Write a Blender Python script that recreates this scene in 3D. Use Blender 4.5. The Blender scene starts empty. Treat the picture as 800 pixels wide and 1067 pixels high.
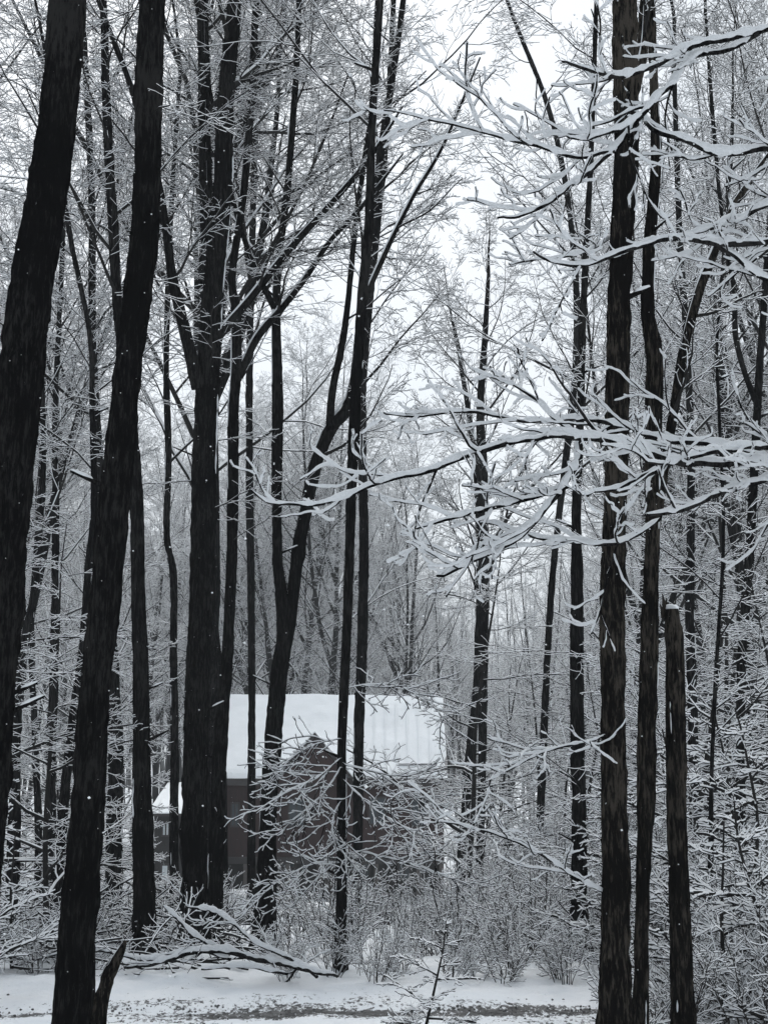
import bpy, math, random
import numpy as np
from math import radians as R, sin, cos, pi, atan, sqrt

# ------------------------------------------------------------------ camera, light, exposure
sc = bpy.context.scene
COL = sc.collection
F = 1541.0                       # focal length in pixels of the 800x1067 photograph
EYE = 1.7
HORIZON = 820.0
PITCH = math.atan((HORIZON - 533.5) / F)
cam_d = bpy.data.cameras.new("camera")
cam = bpy.data.objects.new("camera", cam_d); COL.objects.link(cam)
cam.location = (0, 0, EYE)
cam.rotation_euler = (pi / 2 + PITCH, 0, 0)
cam_d.sensor_fit = 'VERTICAL'; cam_d.sensor_height = 36.0
cam_d.lens = F / 1067.0 * 36.0
cam_d.clip_start = 0.05; cam_d.clip_end = 2000
sc.camera = cam

w = bpy.data.worlds.new("World"); sc.world = w; w.use_nodes = True
nt = w.node_tree; nt.nodes.clear()
sky = nt.nodes.new('ShaderNodeTexSky'); sky.sky_type = 'NISHITA'; sky.sun_disc = False
sky.sun_elevation = R(52); sky.sun_rotation = R(-20); sky.dust_density = 4; sky.air_density = 1.2
hsv = nt.nodes.new('ShaderNodeHueSaturation'); hsv.inputs['Saturation'].default_value = 0.30
mixw = nt.nodes.new('ShaderNodeMix'); mixw.data_type = 'RGBA'; mixw.inputs[0].default_value = 0.6
tc = nt.nodes.new('ShaderNodeTexCoord')
cn = nt.nodes.new('ShaderNodeTexNoise'); cn.inputs['Scale'].default_value = 3.0; cn.inputs['Detail'].default_value = 4
cr = nt.nodes.new('ShaderNodeValToRGB')
cr.color_ramp.elements[0].position = 0.3; cr.color_ramp.elements[0].color = (6.9, 7.7, 8.5, 1)
cr.color_ramp.elements[1].position = 0.7; cr.color_ramp.elements[1].color = (8.3, 8.8, 9.3, 1)
bg = nt.nodes.new('ShaderNodeBackground'); bg.inputs['Strength'].default_value = 0.076
ow = nt.nodes.new('ShaderNodeOutputWorld')
L = nt.links.new
L(sky.outputs[0], hsv.inputs['Color']); L(hsv.outputs[0], mixw.inputs['A'])
L(tc.outputs['Generated'], cn.inputs['Vector']); L(cn.outputs['Fac'], cr.inputs['Fac'])
L(cr.outputs[0], mixw.inputs['B']); L(mixw.outputs['Result'], bg.inputs['Color']); L(bg.outputs[0], ow.inputs[0])

sd = bpy.data.lights.new("sun", 'SUN'); sd.energy = 1.5; sd.angle = R(40); sd.color = (1, 0.98, 0.95)
so = bpy.data.objects.new("sun", sd); COL.objects.link(so)
so.rotation_euler = (R(38), 0, R(160))       # high and in front of the camera, through thick cloud
sc.view_settings.view_transform = 'Standard'; sc.view_settings.look = 'None'
sc.view_settings.gamma = 1; sc.view_settings.use_curve_mapping = False
sc.view_settings.exposure = 0.72
sc.render.engine = 'CYCLES'
sc.cycles.max_bounces = 4; sc.cycles.diffuse_bounces = 3; sc.cycles.glossy_bounces = 2
sc.cycles.transmission_bounces = 2; sc.cycles.volume_bounces = 3; sc.cycles.transparent_max_bounces = 4
sc.cycles.use_denoising = True
sc.cycles.pixel_filter_type = 'BLACKMAN_HARRIS'

rng = np.random.default_rng(11)
random.seed(7)

# ------------------------------------------------------------------ helpers
def at(px, py, Y):
    """point at world distance Y seen at photograph pixel (px, py)"""
    u = (px - 400.0) / F; v = (533.5 - py) / F
    y = cos(PITCH) - v * sin(PITCH); z = sin(PITCH) + v * cos(PITCH)
    t = Y / y
    return np.array([u * t, Y, EYE + z * t])
def pxm(Y, n=1.0): return n * Y / F * 1.0        # n photograph pixels in metres at Y

_tab = np.random.default_rng(3).random((64, 64, 64)).astype(np.float32)
def vnoise(p):
    p = np.asarray(p, dtype=np.float64); i = np.floor(p).astype(int); f = p - i; f = f * f * (3 - 2 * f)
    r = 0
    for dx in (0, 1):
        for dy in (0, 1):
            for dz in (0, 1):
                wx = f[..., 0] if dx else 1 - f[..., 0]
                wy = f[..., 1] if dy else 1 - f[..., 1]
                wz = f[..., 2] if dz else 1 - f[..., 2]
                r = r + wx * wy * wz * _tab[(i[..., 0] + dx) & 63, (i[..., 1] + dy) & 63, (i[..., 2] + dz) & 63]
    return r * 2 - 1
def fbm(p, o=4):
    p = np.asarray(p, dtype=np.float64); s = 0; a = 1.0
    for k in range(o): s = s + a * vnoise(p * (2 ** k) + k * 17.3); a *= 0.5
    return s
def smooth(a, b, x):
    t = np.clip((np.asarray(x, dtype=float) - a) / (b - a), 0, 1); return t * t * (3 - 2 * t)
def norm(v): return v / np.maximum(np.linalg.norm(v, axis=-1, keepdims=True), 1e-9)

def terrain(x, y):
    x = np.asarray(x, dtype=float); y = np.asarray(y, dtype=float)
    h = -2.0 * smooth(14.5, 44, y) + 2.2 * smooth(62, 130, y) + 1.5 * smooth(130, 225, y)
    h = h + 0.16 * smooth(10, 15, np.abs(y)) * vnoise(np.stack([x * .22, y * .22, y * 0 + 1.5], -1))
    h = h + 0.05 * smooth(16.5, 14.4, y) * smooth(12.7, 13.5, y) * (.4 + .6 * smooth(0, 3, x))      # bank beyond the lane
    fl = smooth(38, 43, y) * smooth(62, 56, y) * smooth(10, 7, np.abs(x + 3))
    return h * (1 - fl) + fl * -2.0

def put(name, parent=None, mesh=None, loc=None):
    o = bpy.data.objects.new(name, mesh); COL.objects.link(o)
    if parent is not None: o.parent = parent
    if loc is not None: o.location = loc
    return o
def tag(o, label=None, cat=None, group=None, kind=None):
    if label: o['label'] = label
    if cat: o['category'] = cat
    if group: o['group'] = group
    if kind: o['kind'] = kind
    return o
def thing(name, label, cat, loc=(0, 0, 0), group=None, rz=0):
    o = put(name, None, None, tuple(loc)); o.rotation_euler = (0, 0, rz)
    return tag(o, label, cat, group)

def mesh_np(name, V, Fq, mats, mi=None, smooth_=True):
    """quads only, from numpy arrays"""
    m = bpy.data.meshes.new(name)
    V = np.ascontiguousarray(V, dtype=np.float32); Fq = np.ascontiguousarray(Fq, dtype=np.int32)
    n = len(Fq)
    m.vertices.add(len(V)); m.vertices.foreach_set('co', V.ravel())
    m.loops.add(n * 4); m.loops.foreach_set('vertex_index', Fq.ravel())
    m.polygons.add(n); m.polygons.foreach_set('loop_start', np.arange(0, n * 4, 4, dtype=np.int32))
    m.polygons.foreach_set('loop_total', np.full(n, 4, dtype=np.int32))
    for a in mats: m.materials.append(a)
    if mi is not None: m.polygons.foreach_set('material_index', np.ascontiguousarray(mi, dtype=np.int32))
    m.polygons.foreach_set('use_smooth', np.full(n, bool(smooth_)))
    m.update(calc_edges=True); m.validate()
    return m

# ------------------------------------------------------------------ materials
MAT = {}
def new_mat(name):
    m = bpy.data.materials.new(name); m.use_nodes = True; n = m.node_tree.nodes; n.clear()
    o = n.new('ShaderNodeOutputMaterial'); b = n.new('ShaderNodeBsdfPrincipled')
    m.node_tree.links.new(b.outputs[0], o.inputs[0]); MAT[name] = m
    return m, m.node_tree, b
def noise_n(t, scale, detail=3, coord=None, rough=.6):
    n = t.nodes.new('ShaderNodeTexNoise'); n.inputs['Scale'].default_value = scale
    n.inputs['Detail'].default_value = detail; n.inputs['Roughness'].default_value = rough
    if coord is not None: t.links.new(coord, n.inputs['Vector'])
    return n
def ramp_n(t, fac, stops):
    r = t.nodes.new('ShaderNodeValToRGB'); e = r.color_ramp.elements
    e[0].position, e[0].color = stops[0][0], (*stops[0][1], 1)
    e[1].position, e[1].color = stops[-1][0], (*stops[-1][1], 1)
    for p, c in stops[1:-1]:
        k = e.new(p); k.color = (*c, 1)
    t.links.new(fac, r.inputs['Fac']); return r
def objco(t):
    return t.nodes.new('ShaderNodeTexCoord').outputs['Object']
def mapping(t, co, scale):
    m = t.nodes.new('ShaderNodeMapping'); m.inputs['Scale'].default_value = scale
    t.links.new(co, m.inputs['Vector']); return m.outputs[0]
def bump(t, b, h, strength, dist):
    k = t.nodes.new('ShaderNodeBump'); k.inputs['Strength'].default_value = strength; k.inputs['Distance'].default_value = dist
    t.links.new(h, k.inputs['Height']); t.links.new(k.outputs[0], b.inputs['Normal'])

def bark(name, dark, light, flecks=0.0, rough=.85):
    m, t, b = new_mat(name); co = objco(t)
    v = noise_n(t, 46, 5, mapping(t, co, (1, 1, .16)), .7)
    lo = noise_n(t, 1.3, 3, co)
    mx = t.nodes.new('ShaderNodeMath'); mx.operation = 'MULTIPLY_ADD'; t.links.new(lo.outputs['Fac'], mx.inputs[0])
    mx.inputs[1].default_value = 0.6; t.links.new(v.outputs['Fac'], mx.inputs[2])
    r = ramp_n(t, mx.outputs[0], [(.78, dark), (.92, light)])
    out = r.outputs[0]
    if flecks > 0:
        fl = noise_n(t, 38, 3, mapping(t, co, (1, 1, .6)), .6); rr = ramp_n(t, fl.outputs['Fac'], [(.765 - flecks * .04, (0, 0, 0)), (.80 - flecks * .04, (1, 1, 1))])
        mixn = t.nodes.new('ShaderNodeMix'); mixn.data_type = 'RGBA'
        t.links.new(rr.outputs[0], mixn.inputs[0]); t.links.new(out, mixn.inputs['A']); mixn.inputs['B'].default_value = (.55, .58, .6, 1)
        out = mixn.outputs['Result']
    t.links.new(out, b.inputs['Base Color']); b.inputs['Roughness'].default_value = rough
    b.inputs['Specular IOR Level'].default_value = 0.0
    bump(t, b, v.outputs['Fac'], .8, .012)
    return m
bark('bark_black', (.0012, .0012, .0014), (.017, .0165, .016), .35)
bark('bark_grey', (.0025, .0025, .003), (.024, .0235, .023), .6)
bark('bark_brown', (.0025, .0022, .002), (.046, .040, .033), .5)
def plain_bark(name, c):
    m, t, b = new_mat(name); b.inputs['Base Color'].default_value = (*c, 1); b.inputs['Roughness'].default_value = .9
    b.inputs['Specular IOR Level'].default_value = .1
    n = noise_n(t, 3, 2, objco(t)); r = ramp_n(t, n.outputs['Fac'], [(.3, tuple(x * .6 for x in c)), (.7, tuple(x * 1.5 for x in c))])
    t.links.new(r.outputs[0], b.inputs['Base Color']); return m
plain_bark('twig_bark', (.014, .0135, .013)); plain_bark('shrub_bark', (.032, .029, .027))
def snowmat(name, c, bs=.3, sc1=9):
    m, t, b = new_mat(name); co = objco(t)
    n = noise_n(t, sc1, 5, co); r = ramp_n(t, n.outputs['Fac'], [(.25, tuple(x * .93 for x in c)), (.75, c)])
    t.links.new(r.outputs[0], b.inputs['Base Color']); b.inputs['Roughness'].default_value = .8
    b.inputs['Specular IOR Level'].default_value = .2
    if bs: bump(t, b, n.outputs['Fac'], bs, .05)
    return m
snowmat('snow', (.74, .76, .78))
snowmat('bough_snow', (.75, .77, .79), .75, 34)
m_, t_, b_ = new_mat('twig_snow'); b_.inputs['Base Color'].default_value = (.78, .80, .82, 1); b_.inputs['Roughness'].default_value = .9
b_.inputs['Specular IOR Level'].default_value = .1

# ground: snow with dead leaves and gravel showing on the lane
m_, t_, b_ = new_mat('ground_snow'); co = objco(t_)
n1 = noise_n(t_, 1.4, 6, co); n2 = noise_n(t_, 14, 6, co, .7)
rs = ramp_n(t_, n1.outputs['Fac'], [(.3, (.74, .78, .82)), (.7, (.86, .88, .90))])
leaf = noise_n(t_, 26, 4, mapping(t_, co, (1, .5, 1)), .75)
sep = t_.nodes.new('ShaderNodeSeparateXYZ'); t_.links.new(co, sep.inputs[0])
wn = noise_n(t_, .9, 4, co)
wy = t_.nodes.new('ShaderNodeMath'); wy.operation = 'MULTIPLY_ADD'; t_.links.new(wn.outputs['Fac'], wy.inputs[0]); wy.inputs[1].default_value = 1.3
wo = t_.nodes.new('ShaderNodeMath'); wo.operation = 'SUBTRACT'; t_.links.new(sep.outputs['Y'], wo.inputs[0]); wo.inputs[1].default_value = .65; t_.links.new(wo.outputs[0], wy.inputs[2])
# wheel tracks: bands round y = 10.9 and 12.15 where gravel shows through
def band(c, wd):
    a = t_.nodes.new('ShaderNodeMath'); a.operation = 'SUBTRACT'; t_.links.new(wy.outputs[0], a.inputs[0]); a.inputs[1].default_value = c
    q = t_.nodes.new('ShaderNodeMath'); q.operation = 'ABSOLUTE'; t_.links.new(a.outputs[0], q.inputs[0])
    s = t_.nodes.new('ShaderNodeMapRange'); s.inputs['From Min'].default_value = wd; s.inputs['From Max'].default_value = 0
    s.inputs['To Min'].default_value = 0; s.inputs['To Max'].default_value = 1
    t_.links.new(q.outputs[0], s.inputs['Value']); return s.outputs[0]
ba, bb_ = band(11.95, .95), band(9.8, .5)
mxx = t_.nodes.new('ShaderNodeMath'); mxx.operation = 'MAXIMUM'; t_.links.new(ba, mxx.inputs[0]); t_.links.new(bb_, mxx.inputs[1])
pat = noise_n(t_, 1.6, 4, mapping(t_, co, (.45, 1.3, 1)), .65)
sc_ = t_.nodes.new('ShaderNodeMath'); sc_.operation = 'MULTIPLY_ADD'; t_.links.new(mxx.outputs[0], sc_.inputs[0]); sc_.inputs[1].default_value = .36; t_.links.new(leaf.outputs['Fac'], sc_.inputs[2])
ad = t_.nodes.new('ShaderNodeMath'); ad.operation = 'MULTIPLY_ADD'; t_.links.new(pat.outputs['Fac'], ad.inputs[0]); ad.inputs[1].default_value = .80; t_.links.new(sc_.outputs[0], ad.inputs[2])
hf = t_.nodes.new('ShaderNodeMath'); hf.operation = 'MULTIPLY'; t_.links.new(ad.outputs[0], hf.inputs[0]); hf.inputs[1].default_value = .5
rl = ramp_n(t_, hf.outputs[0], [(.565, (0, 0, 0)), (.605, (1, 1, 1))])
gcol = ramp_n(t_, n2.outputs['Fac'], [(.35, (.03, .03, .03)), (.65, (.16, .16, .16))])
mg = t_.nodes.new('ShaderNodeMix'); mg.data_type = 'RGBA'
t_.links.new(rl.outputs[0], mg.inputs[0]); t_.links.new(rs.outputs[0], mg.inputs['A']); t_.links.new(gcol.outputs[0], mg.inputs['B'])
t_.links.new(mg.outputs['Result'], b_.inputs['Base Color']); b_.inputs['Roughness'].default_value = .8
b_.inputs['Specular IOR Level'].default_value = .2
bump(t_, b_, n2.outputs['Fac'], .6, .06)

def siding(name, c, vertical=True, pitch=7.0):
    m, t, b = new_mat(name); co = objco(t)
    wv = t.nodes.new('ShaderNodeTexWave'); wv.wave_type = 'BANDS'; wv.bands_direction = 'X' if vertical else 'Z'
    wv.wave_profile = 'SAW'; wv.inputs['Scale'].default_value = pitch / 2; wv.inputs['Distortion'].default_value = 0
    t.links.new(co, wv.inputs['Vector'])
    n = noise_n(t, 4, 4, mapping(t, co, (3, 3, .4)))
    r = ramp_n(t, n.outputs['Fac'], [(.3, tuple(x * .65 for x in c)), (.7, tuple(x * 1.3 for x in c))])
    gr = ramp_n(t, wv.outputs['Fac'], [(0, (.35, .35, .35)), (.08, (1, 1, 1))])
    mm = t.nodes.new('ShaderNodeMix'); mm.data_type = 'RGBA'; mm.blend_type = 'MULTIPLY'; mm.inputs[0].default_value = 1
    t.links.new(r.outputs[0], mm.inputs['A']); t.links.new(gr.outputs[0], mm.inputs['B'])
    t.links.new(mm.outputs['Result'], b.inputs['Base Color']); b.inputs['Roughness'].default_value = .8
    bump(t, b, wv.outputs['Fac'], .4, .02); return m
siding('red_siding', (.022, .0060, .0055))
siding('dark_siding', (.010, .009, .009))
def flat(name, c, rough=.6, metal=0):
    m, t, b = new_mat(name); n = noise_n(t, 12, 4, objco(t))
    r = ramp_n(t, n.outputs['Fac'], [(.3, tuple(x * .8 for x in c)), (.7, tuple(x * 1.15 for x in c))])
    t.links.new(r.outputs[0], b.inputs['Base Color'])
    b.inputs['Roughness'].default_value = rough; b.inputs['Metallic'].default_value = metal; return m
flat('trim', (.020, .017, .017)); flat('glass', (.05, .065, .075), .12); flat('pale_panel', (.55, .60, .62)); flat('concrete', (.12, .12, .12), .9)
flat('post_wood', (.10, .09, .085), .8); flat('stone', (.09, .09, .09), .9); flat('broken_wood', (.22, .17, .12), .9)
flat('roof_metal', (.16, .16, .17), .5, .3)
snowmat('roof_snow', (.88, .91, .93), .12, 3)

# ------------------------------------------------------------------ swept tubes
class Geo:
    """many branches in one mesh; each batch is (B, n, 3) points with (B, n) radii and snow depths"""
    def __init__(s): s.V, s.F, s.M, s.n = [], [], [], 0
    def sweep(s, P, Rr, S, K, lo=.30, mats=(0, 1)):
        P = np.asarray(P, float); B, n, _ = P.shape
        if B == 0: return
        T = np.empty_like(P); T[:, 1:-1] = P[:, 2:] - P[:, :-2]; T[:, 0] = P[:, 1] - P[:, 0]; T[:, -1] = P[:, -1] - P[:, -2]
        T = norm(T)
        hz = np.sqrt(np.clip(1 - T[..., 2] ** 2, 0, 1))
        Z = np.array([0, 0, 1.]); side = np.cross(T, Z); bad = np.linalg.norm(side, axis=-1) < .05
        side[bad] = (1, 0, 0); side = norm(side); up = norm(np.cross(side, T))
        S = np.broadcast_to(S, Rr.shape) * smooth(.12, .75, hz)
        ang = np.arange(K) / K * 2 * pi - pi / 2          # vertex 0 at the bottom
        if K % 2: ang = ang + pi / K
        cu, cs = np.sin(ang), np.cos(ang)
        wgt = np.clip((cu + .15) / 1.0, 0, 1) ** .6
        rad = P[:, :, None, :] + side[:, :, None, :] * (cs[None, None, :, None] * Rr[..., None, None] * 1.0) \
            + up[:, :, None, :] * (cu[None, None, :, None] * Rr[..., None, None])
        rad = rad + side[:, :, None, :] * (cs * wgt)[None, None, :, None] * (S * .28)[..., None, None]
        rad = rad + Z * (wgt[None, None, :, None] * S[..., None, None])
        s.V.append(rad.reshape(-1, 3))
        b = np.arange(B)[:, None, None] * n * K; i = np.arange(n - 1)[None, :, None] * K; k = np.arange(K)[None, None, :]; k2 = (k + 1) % K
        q = np.stack([b + i + k, b + i + k2, b + i + K + k2, b + i + K + k], -1).reshape(-1, 4) + s.n
        s.F.append(q)
        upper = (cu[np.arange(K)] + cu[(np.arange(K) + 1) % K]) / 2 > .22
        hm = (hz[:, :-1] + hz[:, 1:]) / 2
        jit = rng.random(hm.shape) * .15
        sn = (S[:, :-1] + S[:, 1:]) > 1e-4
        msk = upper[None, None, :] & ((hm > lo + jit) & sn)[..., None]
        s.M.append(np.where(msk, mats[1], mats[0]).reshape(-1))
        s.n += B * n * K
    def mesh(s, name, mats, sm=True):
        return mesh_np(name, np.concatenate(s.V), np.concatenate(s.F), mats, np.concatenate(s.M), sm)

def walk(P0, D0, Ln, n, wig, trop, zt=None):
    """random-walk polylines from P0 along D0; trop pulls towards +z"""
    B = len(P0); P = np.empty((B, n, 3)); P[:, 0] = P0; D = norm(D0.copy())
    st = (Ln / (n - 1))[:, None]
    for i in range(1, n):
        P[:, i] = P[:, i - 1] + D * st
        D = D + rng.normal(0, wig, (B, 3)); D[:, 2] += trop
        if zt is not None: D[:, 2] += (zt - D[:, 2]) * .25
        D = norm(D)
    return P
def sprout(P, Rr, Ln, k, t0, t1, ang, ratio, n, wig, trop, rmul=.6, taper=.35, flatten=0.0, shape=.6, rmin=.002, lvar=.35, even=True):
    """k children on every parent; returns P, R, L arrays"""
    B, m, _ = P.shape
    t = (np.arange(k)[None, :] + rng.random((B, k))) / k if even else rng.random((B, k))
    t = t0 + (t1 - t0) * t
    x = t * (m - 1); i = np.minimum(x.astype(int), m - 2); f = (x - i)[..., None]; b = np.arange(B)[:, None]
    A, C = P[b, i], P[b, i + 1]; Q = A * (1 - f) + C * f; T = norm(C - A)
    r = Rr[b, i] * (1 - f[..., 0]) + Rr[b, i + 1] * f[..., 0]
    az = rng.random((B, 1)) * 6.28 + np.arange(k)[None, :] * 2.4 + rng.normal(0, .5, (B, k))
    ref = np.where(np.abs(T[..., 2:3]) > .9, np.array([1., 0, 0]), np.array([0, 0, 1.]))
    s1 = norm(np.cross(T, ref)); s2 = np.cross(s1, T)
    N = s1 * np.cos(az)[..., None] + s2 * np.sin(az)[..., None] * (1 - flatten * (np.abs(T[..., 2:3]) < .85))
    N = norm(N)
    a = ang + rng.normal(0, .15, (B, k)); D = T * np.cos(a)[..., None] + N * np.sin(a)[..., None]
    Lc = Ln[:, None] * ratio * (1 - shape * (t - t0) / max(t1 - t0, 1e-6)) * (1 + rng.uniform(-lvar, lvar, (B, k)))
    r0 = np.maximum(r * rmul * np.clip(Lc / (Ln[:, None] * ratio), .5, 1.1), rmin)
    Q, D, Lc, r0 = Q.reshape(-1, 3), D.reshape(-1, 3), Lc.reshape(-1), r0.reshape(-1)
    Pc = walk(Q, D, Lc, n, wig, trop)
    Rc = r0[:, None] * (1 - (1 - taper) * np.linspace(0, 1, n)[None, :])
    return Pc, np.maximum(Rc, rmin * .7), Lc

def resample(pts, step):
    """Catmull-Rom through (x,y,z,r) rows, about `step` apart"""
    p = np.asarray(pts, float); q = np.vstack([2 * p[0] - p[1], p, 2 * p[-1] - p[-2]]); out = []
    for i in range(1, len(q) - 2):
        d = np.linalg.norm(q[i + 1, :3] - q[i, :3]); n = max(1, int(d / step))
        t = (np.arange(n) / n)[:, None]
        a, b, c, e = q[i - 1], q[i], q[i + 1], q[i + 2]
        out.append(.5 * ((2 * b) + (c - a) * t + (2 * a - 5 * b + 4 * c - e) * t ** 2 + (3 * b - a - 3 * c + e) * t ** 3))
    out.append(p[-1:]); return np.vstack(out)
def polyn(pts, n):
    d = resample(pts, .05); s = np.r_[0, np.cumsum(np.linalg.norm(np.diff(d[:, :3], axis=0), axis=1))]
    x = np.linspace(0, s[-1], n); return np.stack([np.interp(x, s, d[:, k]) for k in range(4)], -1), s[-1]

def trunk_mesh(name, pts, mat, K=28, step=.035, furrow=.09, flare=True, seed=0, lump=.07, snowy=None, fat=1.0, cap=False):
    d = resample(pts, step); P = d[:, :3]; r = np.maximum(d[:, 3], .004); n = len(P)
    T = np.gradient(P, axis=0); T = norm(T); side = norm(np.cross(T, np.array([0, 1., 0]))); fr = np.cross(side, T)
    a = np.arange(K) / K * 2 * pi; ca, sa = np.cos(a), np.sin(a)
    s = np.r_[0, np.cumsum(np.linalg.norm(np.diff(P, axis=0), axis=1))]
    rr = r[:, None] * np.ones((1, K))
    A = np.broadcast_to(a, (n, K)); tw = A + s[:, None] * .12
    circ = lambda f, g: np.stack([np.cos(tw) * f + seed * 7.1 + 20, np.sin(tw) * f + 20, s[:, None] * g + A * 0 + seed * 3.3], -1)
    if furrow:
        fq = max(2.0, min(4.6, r.max() * 26))
        rid = np.abs(fbm(circ(fq, 3.2), 3)); rr = rr * (1 + furrow * (.7 - 1.9 * rid) + furrow * .45 * fbm(circ(7, 14), 2))
    rr = rr * (1 + lump * fbm(circ(.9, 1.3), 3))
    if flare:
        fl = np.exp(-s / .33)[:, None]; rr = rr * (1 + fl * (.55 + .25 * np.cos(A * 4 + seed)))
    kn = np.random.default_rng(seed + 50)                       # burls and old branch collars
    for _ in range(int(s[-1] * .9)):
        s0, a0, h = kn.random() * s[-1], kn.random() * 6.28, kn.uniform(.10, .28)
        rb = np.interp(s0, s, r)
        rr = rr * (1 + h * np.exp(-((s[:, None] - s0) / (rb * 1.1)) ** 2 - ((np.angle(np.exp(1j * (A - a0)))) / .55) ** 2))
    V = P[:, None] + side[:, None] * (ca[None, :, None] * rr[..., None]) + fr[:, None] * (sa[None, :, None] * rr[..., None])
    V = V.reshape(-1, 3)
    i = np.arange(n - 1)[:, None] * K; k = np.arange(K)[None]; k2 = (k + 1) % K
    q = np.stack([i + k, i + k2, i + K + k2, i + K + k], -1).reshape(-1, 4)
    # collapsed top ring
    top = V[-K:] * .15 + P[-1] * .85; b0 = len(V); V = np.vstack([V, top])
    kk = np.arange(K); q = np.vstack([q, np.stack([b0 - K + kk, b0 - K + (kk + 1) % K, b0 + (kk + 1) % K, b0 + kk], -1)])
    # face normal check is left to recalculation by the winding above (outward)
    return mesh_np(name, V, q[:, ::-1], [mat])

# ------------------------------------------------------------------ ground
def build_ground():
    def axis(lo, hi, near0, near1, fine, growth):
        v = list(np.arange(near0, near1, fine)); d = fine; x = near1
        while x < hi: v.append(x); d *= growth; x += d
        v.append(hi); d = fine; x = near0 - fine; pre = []
        while x > lo: pre.append(x); d *= growth; x -= d
        pre.append(lo); return np.array(pre[::-1] + v)
    X = axis(-125, 125, -6, 6, .045, 1.045); Y = axis(-25, 228, 8.8, 15.5, .04, 1.035)
    gx, gy = np.meshgrid(X, Y, indexing='ij'); z = terrain(gx, gy)
    near = smooth(40, 14, gy) * smooth(14, 6, np.abs(gx))
    lane = smooth(9.2, 9.6, gy) * smooth(13.2, 12.6, gy)
    z = z + near * (.022 * fbm(np.stack([gx * 2.4, gy * 2.4, gx * 0], -1), 3) + .014 * fbm(np.stack([gx * 9, gy * 9, gx * 0 + 4], -1), 3) * (1 - .3 * lane))
    for c in (11.95, 9.8): z = z - near * .035 * np.exp(-((gy - c) / .28) ** 2)
    # clumpy drifts off the lane
    z = z + near * (1 - lane) * .07 * np.maximum(0, fbm(np.stack([gx * 1.7, gy * 1.7, gx * 0 + 9], -1), 2))
    nx, ny = gx.shape; V = np.stack([gx, gy, z], -1).reshape(-1, 3)
    i = np.arange(nx - 1)[:, None] * ny; j = np.arange(ny - 1)[None]
    q = np.stack([i + j, i + ny + j, i + ny + j + 1, i + j + 1], -1).reshape(-1, 4)
    o = put('snowy_ground', None, mesh_np('snowy_ground', V, q, [MAT['ground_snow']])); tag(o, kind='structure')
build_ground()

# ------------------------------------------------------------------ haze
def build_haze():
    import bmesh
    bm = bmesh.new(); bmesh.ops.create_cube(bm, size=1.0); me = bpy.data.meshes.new('haze'); bm.to_mesh(me); bm.free()
    o = put('haze', None, me); o.scale = (260, 262, 37); o.location = (0, 101, 14.9); tag(o, kind='stuff')
    m = bpy.data.materials.new('haze'); m.use_nodes = True; n = m.node_tree.nodes; n.clear()
    out = n.new('ShaderNodeOutputMaterial'); v = n.new('ShaderNodeVolumePrincipled')
    v.inputs['Color'].default_value = (.93, .97, 1.0, 1); v.inputs['Density'].default_value = HAZE
    m.node_tree.links.new(v.outputs[0], out.inputs['Volume']); me.materials.append(m)
HAZE = 0.0007
build_haze()

# ------------------------------------------------------------------ boxes for the house
def box_mesh(name, boxes, mat):
    V, Q = [], []
    for (a, b) in boxes:
        n = len(V); x0, y0, z0 = a; x1, y1, z1 = b
        V += [(x0, y0, z0), (x1, y0, z0), (x1, y1, z0), (x0, y1, z0), (x0, y0, z1), (x1, y0, z1), (x1, y1, z1), (x0, y1, z1)]
        Q += [(n, n + 3, n + 2, n + 1), (n + 4, n + 5, n + 6, n + 7), (n, n + 1, n + 5, n + 4), (n + 1, n + 2, n + 6, n + 5), (n + 2, n + 3, n + 7, n + 6), (n + 3, n, n + 4, n + 7)]
    return mesh_np(name, V, Q, [mat], None, False)
def poly_mesh(name, V, faces, mat):
    m = bpy.data.meshes.new(name); m.from_pydata(V, [], faces); m.materials.append(mat); m.update(); return m
def slab(name, c, th, mat, sag=0.0, nx=24, ny=10, rnd=0.0):
    """thick roof sheet over four corners c (eave L, eave R, ridge R, ridge L)"""
    c = np.array(c, float); U, Vv = np.meshgrid(np.linspace(0, 1, nx), np.linspace(0, 1, ny), indexing='ij')
    g = (c[0] * (1 - U[..., None]) + c[1] * U[..., None]) * (1 - Vv[..., None]) + (c[3] * (1 - U[..., None]) + c[2] * U[..., None]) * Vv[..., None]
    top = g.copy(); e = np.minimum.reduce([U, 1 - U, Vv * .7]); rd = smooth(0, .035, e) if rnd else 1
    top[..., 2] += th * (rnd * rd + (1 - rnd)) + sag * fbm(np.stack([U * 9, Vv * 5, U * 0], -1), 3)
    N = nx * ny; V = np.vstack([g.reshape(-1, 3), top.reshape(-1, 3)]); Q = []
    for i in range(nx - 1):
        for j in range(ny - 1):
            a, b, d, e2 = i * ny + j, (i + 1) * ny + j, (i + 1) * ny + j + 1, i * ny + j + 1
            Q.append((N + a, N + b, N + d, N + e2)); Q.append((a, e2, d, b))
    for i in range(nx - 1):
        a, b = i * ny, (i + 1) * ny; Q.append((a, b, N + b, N + a)); a, b = i * ny + ny - 1, (i + 1) * ny + ny - 1; Q.append((b, a, N + a, N + b))
    for j in range(ny - 1):
        a, b = j, j + 1; Q.append((b, a, N + a, N + b)); a, b = (nx - 1) * ny + j, (nx - 1) * ny + j + 1; Q.append((a, b, N + b, N + a))
    return mesh_np(name, V, Q, [mat], None, False)

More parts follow.
